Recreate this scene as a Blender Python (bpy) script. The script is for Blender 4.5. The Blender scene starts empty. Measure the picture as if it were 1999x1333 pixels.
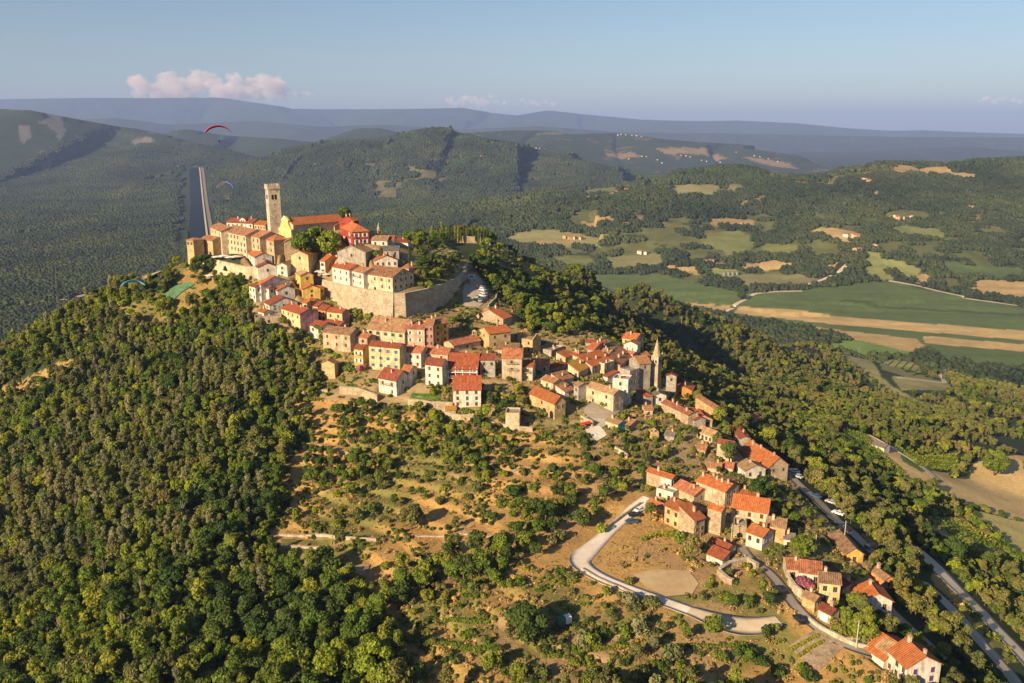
import bpy, math, random
import numpy as np
from mathutils import Vector, Matrix
random.seed(7); rng = np.random.default_rng(11)
S = bpy.context.scene
COL = S.collection
# ------------------------------------------------------------------ camera
F, CX, CY, CAMZ = 1650.0, 999.5, 666.5, 330.0
PITCH = math.radians(14.0)
cam_d = bpy.data.cameras.new('camera'); cam = bpy.data.objects.new('camera', cam_d); COL.objects.link(cam)
cam.location = (0, 0, CAMZ); cam.rotation_euler = (math.pi/2 - PITCH, 0, 0)
cam_d.sensor_width = 36.0; cam_d.lens = 36.0*F/1999.0
cam_d.clip_start = 1.0; cam_d.clip_end = 300000.0
S.camera = cam
# ------------------------------------------------------------------ sun and sky
SUN_ELEV = math.radians(24); SUN_AZ = math.atan2(-0.69, -0.72)   # azimuth from +Y towards +X, sun stands left and behind
w = bpy.data.worlds.new('World'); S.world = w; w.use_nodes = True
nt = w.node_tree; nt.nodes.clear()
wo = nt.nodes.new('ShaderNodeOutputWorld'); bg = nt.nodes.new('ShaderNodeBackground')
sky = nt.nodes.new('ShaderNodeTexSky'); sky.sky_type = 'NISHITA'; sky.sun_disc = False
sky.sun_elevation = SUN_ELEV; sky.sun_rotation = SUN_AZ
sky.altitude = 300; sky.air_density = 1.0; sky.dust_density = 0.6; sky.ozone_density = 2.2
bg.inputs['Strength'].default_value = 0.050
nt.links.new(sky.outputs[0], bg.inputs['Color']); nt.links.new(bg.outputs[0], wo.inputs['Surface'])
sd = bpy.data.lights.new('sun', 'SUN'); sd.energy = 5.0; sd.angle = math.radians(0.5); sd.color = (1.0, 0.76, 0.47)
sun = bpy.data.objects.new('sun', sd); COL.objects.link(sun)
sv = Vector((math.sin(SUN_AZ)*math.cos(SUN_ELEV), math.cos(SUN_AZ)*math.cos(SUN_ELEV), math.sin(SUN_ELEV)))
sun.rotation_euler = sv.to_track_quat('Z', 'Y').to_euler(); sun.location = (0, 0, 600)
S.view_settings.view_transform = 'Standard'; S.view_settings.look = 'None'
S.view_settings.exposure = 1.05; S.view_settings.gamma = 1.0
S.render.engine = 'CYCLES'
S.cycles.max_bounces = 6; S.cycles.diffuse_bounces = 2; S.cycles.glossy_bounces = 1
S.cycles.transmission_bounces = 2; S.cycles.transparent_max_bounces = 12; S.cycles.volume_bounces = 2

# ------------------------------------------------------------------ rays through the photograph's geometry
cp, sp = math.cos(PITCH), math.sin(PITCH)
def ray(u, v):
    cx = (u-CX)/F; cy = (CY-v)/F
    return np.array([cx, cp+cy*sp, -sp+cy*cp])
def at(u, v, Y):                       # point on the ray at forward distance Y
    d = ray(u, v); t = Y/d[1]
    return np.array([d[0]*t, Y, CAMZ+d[2]*t])
def onplane(u, v, z):
    d = ray(u, v); t = (z-CAMZ)/d[2]
    return np.array([d[0]*t, d[1]*t, z])
def proj(p):
    x, y, z = p[0], p[1], p[2]-CAMZ
    dep = y*cp - z*sp; up = y*sp + z*cp
    return CX+F*x/dep, CY-F*up/dep

# ------------------------------------------------------------------ noise
def _h(ix, iy, s):
    n = (ix.astype(np.int64)*374761393 + iy.astype(np.int64)*668265263 + s*1442695041) & 0xffffffff
    n = ((n ^ (n >> 13))*1274126177) & 0xffffffff
    n = (n ^ (n >> 16)) & 0xffff
    return n/65535.0
def vnoise(x, y, s=0):
    ix = np.floor(x); iy = np.floor(y); fx = x-ix; fy = y-iy
    fx = fx*fx*(3-2*fx); fy = fy*fy*(3-2*fy)
    a = _h(ix, iy, s); b = _h(ix+1, iy, s); c = _h(ix, iy+1, s); d = _h(ix+1, iy+1, s)
    return (a*(1-fx)+b*fx)*(1-fy)+(c*(1-fx)+d*fx)*fy
def fbm(x, y, sc, o=4, s=0):
    r = 0; a = 1; t = 0
    for i in range(o):
        r = r + a*vnoise(x/sc, y/sc, s+i*17); t += a; a *= .5; sc /= 2.03
    return r/t
def sstep(a, b, x):
    t = np.clip((x-a)/(b-a), 0, 1); return t*t*(3-2*t)

# ------------------------------------------------------------------ terrain
def tps(pts):
    P = np.array(pts, float); n = len(P); X = P[:, :2]/100.0
    d2 = ((X[:, None]-X[None])**2).sum(-1); K = .5*d2*np.log(d2+1e-9)
    K += np.eye(n)*0.004
    A = np.zeros((n+3, n+3)); A[:n, :n] = K; A[:n, n] = 1; A[:n, n+1:] = X; A[n, :n] = 1; A[n+1:, :n] = X.T
    w_ = np.linalg.solve(A, np.r_[P[:, 2], 0, 0, 0])
    def f(x, y):
        x = np.asarray(x, float)/100; y = np.asarray(y, float)/100
        r = w_[n]+w_[n+1]*x+w_[n+2]*y
        for i in range(n):
            d = (x-X[i, 0])**2+(y-X[i, 1])**2+1e-9
            r = r+w_[i]*.5*d*np.log(d)
        return r
    return f
CP = [ # (u, v, Y) of ground seen in the photograph on the town's hill
 (365,524,470),(250,560,480),(180,600,480),(100,645,480),(0,705,470),(-150,790,440),
 (500,560,430),(530,610,408),(535,655,393),(600,690,383),(640,592,428),(785,620,402),(850,612,415),(905,600,432),(930,600,428),
 (940,560,455),(960,500,520),(890,650,398),(700,700,372),(620,712,375),(750,770,347),(680,760,352),(600,800,342),(910,800,335),
 (1000,760,348),(1070,825,325),(1150,850,312),(1270,790,362),(1180,740,375),(1080,700,392),(1190,665,415),(1330,800,350),
 (1300,900,300),(1400,860,318),(1300,970,272),(1440,980,268),(1520,940,300),(1370,1050,246),(1480,1090,232),(1590,1030,250),(1700,1130,224),
 (1120,1105,226),(1250,1000,262),(1300,1200,202),(1450,1150,212),(1500,1240,194),(1600,1200,200),(1760,1310,180),(1640,1333,180),(1300,1333,178),
 (1100,900,295),(1000,900,296),(1000,1000,264),(1050,1200,203),(1100,1333,178),(800,900,302),(800,1000,270),(800,1100,240),(800,1200,213),(800,1333,186),
 (600,900,308),(600,1000,277),(600,1150,233),(600,1333,192),(400,640,428),(400,700,400),(400,800,350),(400,900,314),(400,1100,252),(400,1333,198),
 (200,680,430),(200,780,385),(200,900,335),(200,1100,268),(200,1333,206),(0,800,420),(0,900,372),(0,1100,295),(0,1333,226),(-200,1000,370),(-200,1333,250),
 (1050,530,590),(1130,560,640),(1250,600,740),(1400,640,840),(1550,680,930),(1700,715,985),(1850,745,1020),
 (1000,600,470),(1100,620,500),(1250,680,520),(1400,760,480),(1500,850,405),(1600,800,520),(1700,850,440),(1800,900,440),(1900,940,438),(1999,900,482),(1999,1000,393),
 (1640,1020,262),(1800,1130,243),(1999,1270,222),(1900,1160,248),(1850,1333,192),(1999,1400,190),(1750,1000,312),(1900,800,720),(1500,720,700),(1650,740,800),(2200,1000,450),(2200,1333,235),
 (400,1500,165),(800,1500,158),(1300,1500,150),(1800,1500,158),(0,1500,190),
]
cpw = [tuple(at(*c)) for c in CP]
cpw += [(-130,640,110),(0,680,130),(120,720,120),(-260,600,70),(-380,520,60),(-480,330,30),(-450,150,60),(-60,800,30),(130,900,40),(260,1000,30),(400,1150,12),(-300,760,12),(620,1150,12),(0,950,12),(150,1100,12),(-450,700,12),(-600,450,12),(-620,200,12),(760,900,12),(820,650,25),(760,400,50),(650,250,75),(450,300,118),(300,760,95),(10,600,243),(-90,600,215),(-40,610,235)]
_hill = tps(cpw)
# citadel plateau standing behind its walls
PL = [(366,500,260),(390,502,260),(433,513,260),(480,524,259),(560,522,260),(612,521,259),(632,549,253),(700,566,252.5),(770,576,252),(790,576,252),(838,566,252),(870,555,252),(892,545,252.5),(906,534,253),(909,518,254)]
PLW = [tuple(onplane(u, v, z)) for u, v, z in PL]
plat_poly = np.array([p[:2] for p in PLW] + [tuple(at(960,486,545)[:2]), (-35, 575), (-140, 560), tuple(at(366,480,520)[:2])])
PLC = PLW + [tuple(at(*c)) for c in [(537,455,470),(650,478,458),(690,484,447),(710,517,428),(850,520,455),(600,500,450),(500,478,478),(560,440,520),(960,482,540),(900,470,560),(800,470,520)]] + [(-100,580,262),(0,600,255)]
_plat = tps(PLC)
def inpoly(poly, x, y):
    x = np.asarray(x, float); y = np.asarray(y, float); c = np.zeros(x.shape, bool); n = len(poly)
    for i in range(n):
        x1, y1 = poly[i][:2]; x2, y2 = poly[(i+1) % n][:2]
        if y1 == y2: continue
        m = ((y1 > y) != (y2 > y)) & (x < (x2-x1)*(y-y1)/(y2-y1)+x1)
        c ^= m
    return c
def segdist(poly, x, y, closed=False):
    best = np.full(np.shape(x), 1e12); bi = np.zeros(np.shape(x)); n = len(poly)
    for i in range(n if closed else n-1):
        ax, ay = poly[i][:2]; bx, by = poly[(i+1) % n][:2]
        L = (bx-ax)**2+(by-ay)**2+1e-12
        t = np.clip(((x-ax)*(bx-ax)+(y-ay)*(by-ay))/L, 0, 1)
        d = (x-ax-t*(bx-ax))**2+(y-ay-t*(by-ay))**2
        m = d < best; best = np.where(m, d, best); bi = np.where(m, i+t, bi)
    return np.sqrt(best), bi
# far ridges: crest (u, v) seen at forward distance Y, half width, foot level
RIDGES = [
 (22000, 3500, [(-500,196),(0,193),(150,191),(350,190),(430,190),(530,205),(560,212),(700,213),(820,212),(900,210),(960,220),(1010,225),(1070,215),(1130,222),(1250,233),(1350,236),(1440,235),(1550,240),(1650,250),(1740,255),(1800,254),(1900,258),(1999,261),(2500,262)]),
 (15000, 2300, [(-400,222),(100,236),(230,230),(330,243),(500,236),(620,247),(760,243),(900,252),(1050,246),(1200,257),(1500,262),(1750,267),(2300,270)]),
 (6300, 1500, [(-500,200),(0,212),(60,215),(150,232),(240,248),(330,268),(380,292),(415,318)]),
 (8200, 1500, [(300,266),(340,262),(365,252),(420,262),(470,266),(540,270),(620,278),(700,250),(740,250),(800,266)]),
 (5100, 1150, [(430,340),(470,330),(520,310),(580,290),(640,278),(700,275),(760,272),(800,265),(830,255),(862,252),(890,262),(920,270),(980,278),(1050,295),(1100,310),(1180,330),(1230,342),(1290,358)]),
 (8000, 1900, [(860,262),(900,260),(940,257),(1000,254),(1060,254),(1100,262),(1160,260),(1200,259),(1280,270),(1350,276),(1420,280),(1450,290),(1500,300),(1560,318),(1620,332)]),
 (11500, 1800, [(1380,300),(1460,299),(1600,297),(1700,298),(1800,290),(1880,285),(1999,298),(2300,295)]),
 (2900, 1150, [(1180,372),(1250,364),(1310,350),(1360,336),(1430,327),(1500,340),(1560,347),(1640,346),(1700,328),(1740,319),(1800,321),(1860,323),(1920,316),(1999,312),(2400,300)]),
 (2500, 650, [(930,440),(960,424),(1050,402),(1100,392),(1180,382),(1250,376),(1350,380)]),
 (2150, 500, [(1330,440),(1480,430),(1620,438),(1760,445),(1999,430),(2300,420)]),
]
RW = []
for Y, W, pts in RIDGES:
    P = np.array([at(u, v, Y*(1+0.04*math.sin(i*2.1))) for i, (u, v) in enumerate(pts)]); RW.append((W, P))
def H0(x, y):
    x = np.asarray(x, float); y = np.asarray(y, float)
    h = 15+1.2*(fbm(x, y, 300, 2, 3)-.5)
    far = y > 1150
    if far.any():
        xf = x[far]; yf = y[far]; hf = h[far]
        n1 = fbm(xf, yf, 520, 4, 5); n2 = fbm(xf, yf, 1400, 4, 9)
        for W, P in RW:
            d, bi = segdist(P, xf, yf)
            i0 = np.clip(bi.astype(int), 0, len(P)-1); i1 = np.clip(i0+1, 0, len(P)-1); t = bi-i0
            zc = P[i0, 2]*(1-t)+P[i1, 2]*t
            nn = n1 if W < 1400 else n2
            p = np.clip(1-d/(W*(0.75+0.5*nn)), 0, 1); p = p*p*(3-2*p)*.6+p*.4
            gl = 1-(0.38 if W < 1400 else .75)*np.abs(nn-.5)*2*(1-p)**.5
            r = 15+(zc-15)*p*np.where(p > .96, 1, gl)
            k = 14.0
            hf = np.maximum(hf, r)+k*np.exp(-np.abs(hf-r)/k)*.25*(p > 0)
        h[far] = hf
    near = (np.hypot(x-120, y-450) < 1350) & (y > 0)
    if near.any():
        xn = x[near]; yn = y[near]
        g = _hill(xn, yn)+3.0*(fbm(xn, yn, 38, 3, 21)-.5)*1.0
        dist = np.hypot(xn-150, yn-450)
        g = 12+(g-12)*(1-sstep(800, 1050, dist))
        # terraces on the open slope
        mk = (1-sstep(82, 112, np.hypot(xn+12, yn-258)))*(1-sstep(28, 52, xn))
        tz_ = g+2.2*(fbm(xn, yn, 60, 2, 77)-.5); fr = tz_/2.0; st_ = (np.floor(fr)+sstep(.62, .98, fr-np.floor(fr)))*2.0-tz_
        g = g+mk*st_*.85
        hh = np.maximum(h[near], g)
        ip = inpoly(plat_poly, xn, yn)
        if ip.any():
            pz = _plat(xn[ip], yn[ip]); hh[ip] = np.maximum(pz, hh[ip]) if False else pz
        h[near] = hh
    return h
_tt = np.concatenate([np.geomspace(90, 1500, 2200), np.geomspace(1503, 30000, 1200)])
def P(u, v, dz=0.0):
    d = ray(u, v); t = _tt/d[1]
    x = d[0]*t; y = d[1]*t; z = CAMZ+d[2]*t
    h = H0(x, y)+dz; m = z < h
    if not m.any(): return at(u, v, 20000.0)
    i = int(np.argmax(m))
    if i == 0: return np.array([x[0], y[0], h[0]])
    a = (z[i-1]-h[i-1]); b = (h[i]-z[i]); k = a/(a+b+1e-9)
    if a+b > 4:   # a step: refine
        ts = np.linspace(t[i-1], t[i], 60); xs = d[0]*ts; ys = d[1]*ts; zs = CAMZ+d[2]*ts; hs = H0(xs, ys)+dz
        j = int(np.argmax(zs < hs)); return np.array([xs[j], ys[j], zs[j]])
    return np.array([x[i-1]+(x[i]-x[i-1])*k, y[i-1]+(y[i]-y[i-1])*k, z[i-1]+(z[i]-z[i-1])*k])
def gz(x, y): return float(H0(np.array([x]), np.array([y]))[0])
def wpoly(pts):
    return [tuple(P(*p[:2])[:2]) if len(p) == 2 else tuple(p[1:3]) for p in pts]
# ------------------------------------------------------------------ materials
MATS = {}
def newmat(name, rough=0.9):
    m = bpy.data.materials.new(name); m.use_nodes = True
    n = m.node_tree; b = n.nodes['Principled BSDF']; b.inputs['Roughness'].default_value = rough
    b.inputs['Specular IOR Level'].default_value = 0.2
    MATS[name] = m
    return m, n, b
def ramp(n, stops):
    r = n.nodes.new('ShaderNodeValToRGB'); e = r.color_ramp.elements
    while len(e) < len(stops): e.new(0.5)
    for k, (p, c) in enumerate(stops): e[k].position = p; e[k].color = (*c, 1)
    return r
def tex(n, kind, scale, coord='Object', vec_scale=None, **kw):
    t = n.nodes.new('ShaderNodeTex'+kind); t.inputs['Scale'].default_value = scale
    if coord == 'Position':
        g = n.nodes.new('ShaderNodeNewGeometry'); o = g.outputs['Position']
    else:
        g = n.nodes.new('ShaderNodeTexCoord'); o = g.outputs[coord]
    if vec_scale:
        mp = n.nodes.new('ShaderNodeMapping'); mp.inputs['Scale'].default_value = vec_scale
        n.links.new(o, mp.inputs['Vector']); o = mp.outputs[0]
    n.links.new(o, t.inputs['Vector'])
    for k, v in kw.items():
        if k in t.inputs: t.inputs[k].default_value = v
    return t
def mixc(n, fac, a, b, mode='MIX'):
    m = n.nodes.new('ShaderNodeMix'); m.data_type = 'RGBA'; m.blend_type = mode
    for s, v in ((0, fac), (6, a), (7, b)):
        if isinstance(v, (int, float)): m.inputs[s].default_value = v
        elif isinstance(v, tuple): m.inputs[s].default_value = (*v, 1) if len(v) == 3 else v
        else: n.links.new(v, m.inputs[s])
    return m.outputs[2]
def bump(n, b, h, s=.4, d=.1):
    bp = n.nodes.new('ShaderNodeBump'); bp.inputs['Strength'].default_value = s; bp.inputs['Distance'].default_value = d
    n.links.new(h, bp.inputs['Height']); n.links.new(bp.outputs[0], b.inputs['Normal'])
def sc(c, k): return tuple(min(1, x*k) for x in c)
def plaster(name, c):
    if name in MATS: return MATS[name]
    m, n, b = newmat(name)
    t = tex(n, 'Noise', 0.35, 'Position', Detail=6.0, Roughness=.65)
    r = ramp(n, [(.3, sc(c, .5)), (.5, sc(c, .9)), (.68, sc(c, 1.06))]); n.links.new(t.outputs[0], r.inputs[0])
    t2 = tex(n, 'Noise', 1.0, 'Position', vec_scale=(1.6, 1.6, .22), Detail=3.0)
    r2 = ramp(n, [(.42, (.62, .57, .5)), (.6, (1, 1, 1))]); n.links.new(t2.outputs[0], r2.inputs[0])
    n.links.new(mixc(n, .65, r.outputs[0], r2.outputs[0], 'MULTIPLY'), b.inputs['Base Color'])
    return m
def paving(name, c):
    m, n, b = newmat(name); t = tex(n, 'Noise', .5, 'Position', Detail=8.0, Roughness=.7); r = ramp(n, [(.3, sc(c, .82)), (.7, sc(c, 1.06))]); n.links.new(t.outputs[0], r.inputs[0])
    t2 = tex(n, 'Noise', .06, 'Position', Detail=3.0); r2 = ramp(n, [(.4, (.85, .83, .8)), (.6, (1, 1, 1))]); n.links.new(t2.outputs[0], r2.inputs[0]); n.links.new(mixc(n, 1.0, r.outputs[0], r2.outputs[0], 'MULTIPLY'), b.inputs['Base Color']); return m
def stone(name, c):
    if name in MATS: return MATS[name]
    m, n, b = newmat(name)
    v = tex(n, 'Voronoi', 1.6, 'Position', vec_scale=(1, 1, 1.7))
    r = ramp(n, [(0, sc(c, .55)), (.3, sc(c, .85)), (.65, c), (1, sc(c, 1.3))]); n.links.new(v.outputs['Color'], r.inputs[0])
    t = tex(n, 'Noise', 0.3, 'Position', Detail=7.0, Roughness=.7)
    r2 = ramp(n, [(.35, (.55, .5, .45)), (.6, (1, 1, 1))]); n.links.new(t.outputs[0], r2.inputs[0])
    n.links.new(mixc(n, .8, r.outputs[0], r2.outputs[0], 'MULTIPLY'), b.inputs['Base Color'])
    bump(n, b, v.outputs['Distance'], .6, .15)
    return m
def tiles(name, c, c2, axis, mott=.5):
    key = name+'_'+axis
    if key in MATS: return MATS[key]
    m, n, b = newmat(key, .85)
    vs = (1.2, 3.2, 1.2) if axis == 'A' else (3.2, 1.2, 1.2)
    v = tex(n, 'Voronoi', 1.0, 'Object', vec_scale=vs)
    r = ramp(n, [(0, sc(c, .6)), (.35, c), (.7, c2), (1, sc(c2, 1.25))]); n.links.new(v.outputs['Color'], r.inputs[0])
    t = tex(n, 'Noise', .55, 'Object', Detail=5.0, Roughness=.7)
    r2 = ramp(n, [(.34, (.45, .4, .36)), (.56, (1, 1, 1))]); n.links.new(t.outputs[0], r2.inputs[0])
    base = mixc(n, mott, mixc(n, .5, c, r.outputs[0]), r2.outputs[0], 'MULTIPLY')
    oi = n.nodes.new('ShaderNodeObjectInfo'); r3 = ramp(n, [(0, (.62, .66, .70)), (.5, (.9, .92, .92)), (1, (1.0, 1.0, 1.0))])
    n.links.new(oi.outputs['Random'], r3.inputs[0])
    n.links.new(mixc(n, 1.0, base, r3.outputs[0], 'MULTIPLY'), b.inputs['Base Color'])
    wv = tex(n, 'Wave', 1.0, 'Object'); wv.bands_direction = 'Y' if axis == 'A' else 'X'; wv.inputs['Scale'].default_value = .55
    bump(n, b, wv.outputs['Fac'], .8, .12)
    return m
def flat(name, c, rough=.8, metal=0.0):
    if name in MATS: return MATS[name]
    m, n, b = newmat(name, rough); b.inputs['Base Color'].default_value = (*c, 1); b.inputs['Metallic'].default_value = metal
    return m
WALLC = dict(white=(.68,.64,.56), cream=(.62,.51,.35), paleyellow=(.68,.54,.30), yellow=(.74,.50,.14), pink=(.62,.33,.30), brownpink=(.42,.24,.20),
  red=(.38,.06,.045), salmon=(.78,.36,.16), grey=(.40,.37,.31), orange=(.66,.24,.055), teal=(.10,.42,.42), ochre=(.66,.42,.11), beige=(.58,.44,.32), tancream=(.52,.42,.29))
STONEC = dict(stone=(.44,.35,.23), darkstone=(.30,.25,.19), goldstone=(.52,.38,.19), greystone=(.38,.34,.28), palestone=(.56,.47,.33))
def wallmat(k): return plaster('plaster_'+k, WALLC[k]) if k in WALLC else stone('masonry_'+k, STONEC[k])
ROOFC = dict(orange=((.44,.135,.042),(.50,.19,.075),.55), redorange=((.32,.085,.038),(.38,.125,.06),.6), oldorange=((.36,.165,.08),(.46,.26,.15),.85), brown=((.30,.17,.09),(.42,.27,.16),.8),
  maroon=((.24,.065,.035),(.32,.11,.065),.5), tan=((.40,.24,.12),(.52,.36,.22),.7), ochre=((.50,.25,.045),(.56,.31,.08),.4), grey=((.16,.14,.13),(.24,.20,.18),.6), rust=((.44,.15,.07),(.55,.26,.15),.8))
def roofmat(k, ax): c, c2, mt = ROOFC[k]; return tiles('tiles_'+k, c, c2, ax, mt)
# ------------------------------------------------------------------ mesh building
class MB:
    def __init__(s): s.v = []; s.f = []; s.m = []
    def add(s, vs, fs, m=0):
        o = len(s.v); s.v += [tuple(map(float, v)) for v in vs]; s.f += [tuple(i+o for i in f) for f in fs]; s.m += [m]*len(fs)
    def box(s, x0, x1, y0, y1, z0, z1, m=0):
        s.add([(x0,y0,z0),(x1,y0,z0),(x1,y1,z0),(x0,y1,z0),(x0,y0,z1),(x1,y0,z1),(x1,y1,z1),(x0,y1,z1)],
              [(0,3,2,1),(4,5,6,7),(0,1,5,4),(1,2,6,5),(2,3,7,6),(3,0,4,7)], m)
    def cyl(s, p0, p1, r0, r1, n=8, m=0, cap=True):
        p0 = Vector(p0); p1 = Vector(p1); d = (p1-p0).normalized()
        a = d.orthogonal().normalized(); b = d.cross(a)
        vs = [p0+(a*math.cos(t)+b*math.sin(t))*r0 for t in [2*math.pi*i/n for i in range(n)]] + [p1+(a*math.cos(t)+b*math.sin(t))*r1 for t in [2*math.pi*i/n for i in range(n)]]
        fs = [(i, (i+1) % n, n+(i+1) % n, n+i) for i in range(n)]
        if cap: fs += [tuple(range(n))[::-1], tuple(range(n, 2*n))]
        s.add(vs, fs, m)
    def prism(s, prof, ax, a, b, m=0):      # closed profile [(p,z)], extruded along x or y
        n = len(prof)
        mk = (lambda p, z, t: (p, t, z)) if ax == 'y' else (lambda p, z, t: (t, p, z))
        vs = [mk(p, z, a) for p, z in prof]+[mk(p, z, b) for p, z in prof]
        fs = [(i, (i+1) % n, n+(i+1) % n, n+i) for i in range(n)]+[tuple(range(n))[::-1], tuple(range(n, 2*n))]
        s.add(vs, fs, m)
    def mesh(s, name, mats):
        me = bpy.data.meshes.new(name); me.from_pydata(s.v, [], s.f)
        for m in (mats if isinstance(mats, (list, tuple)) else [mats]): me.materials.append(m)
        if any(s.m): me.polygons.foreach_set('material_index', s.m)
        me.validate(); me.update(); return me
    def build(s, name, mats, parent=None):
        return link(name, s.mesh(name, mats), parent)
def link(name, me, parent=None):
    o = bpy.data.objects.new(name, me); COL.objects.link(o)
    if parent is not None: o.parent = parent
    return o
def tag(o, label=None, cat=None, group=None, kind=None):
    if label: o['label'] = label
    if cat: o['category'] = cat
    if group: o['group'] = group
    if kind: o['kind'] = kind
    return o
def thing(name, label, cat, loc=(0, 0, 0), rz=0, group=None):
    o = bpy.data.objects.new(name, None); COL.objects.link(o); o.location = loc; o.rotation_euler = (0, 0, rz); o.empty_display_size = .5
    return tag(o, label, cat, group)
def npmesh(name, V, Fc, mats, attr=None, smooth=False):
    me = bpy.data.meshes.new(name); V = np.asarray(V, np.float32); Fc = np.asarray(Fc, np.int32); k = Fc.shape[1]
    me.vertices.add(len(V)); me.vertices.foreach_set('co', V.ravel())
    me.loops.add(Fc.size); me.loops.foreach_set('vertex_index', Fc.ravel())
    me.polygons.add(len(Fc)); me.polygons.foreach_set('loop_start', np.arange(0, Fc.size, k, dtype=np.int32))
    me.polygons.foreach_set('loop_total', np.full(len(Fc), k, np.int32))
    if smooth: me.polygons.foreach_set('use_smooth', np.ones(len(Fc), bool))
    for m in (mats if isinstance(mats, (list, tuple)) else [mats]): me.materials.append(m)
    me.update(calc_edges=True)
    if attr is not None:
        for nm, dom, arr in attr:
            at_ = me.attributes.new(nm, 'FLOAT_COLOR', dom); arr = np.asarray(arr, np.float32)
            if arr.shape[1] == 3: arr = np.c_[arr, np.ones(len(arr), np.float32)]
            at_.data.foreach_set('color', arr.ravel())
    return me
# ------------------------------------------------------------------ the houses, read off the photograph region by region
CR = dict(C1=(340,340,5.553), C2=(640,400,5.553), C3=(460,520,6.663), C4=(580,590,5.553), C5=(860,580,7.404), C6=(920,640,6.663), C7=(1090,640,6.663),
          C8=(1160,760,6.663), C9=(1230,860,5.553), CA=(1360,1030,3.702), D1=(1100,760,9.995), D2=(560,680,9.995), D3=(1360,760,6.663))
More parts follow.
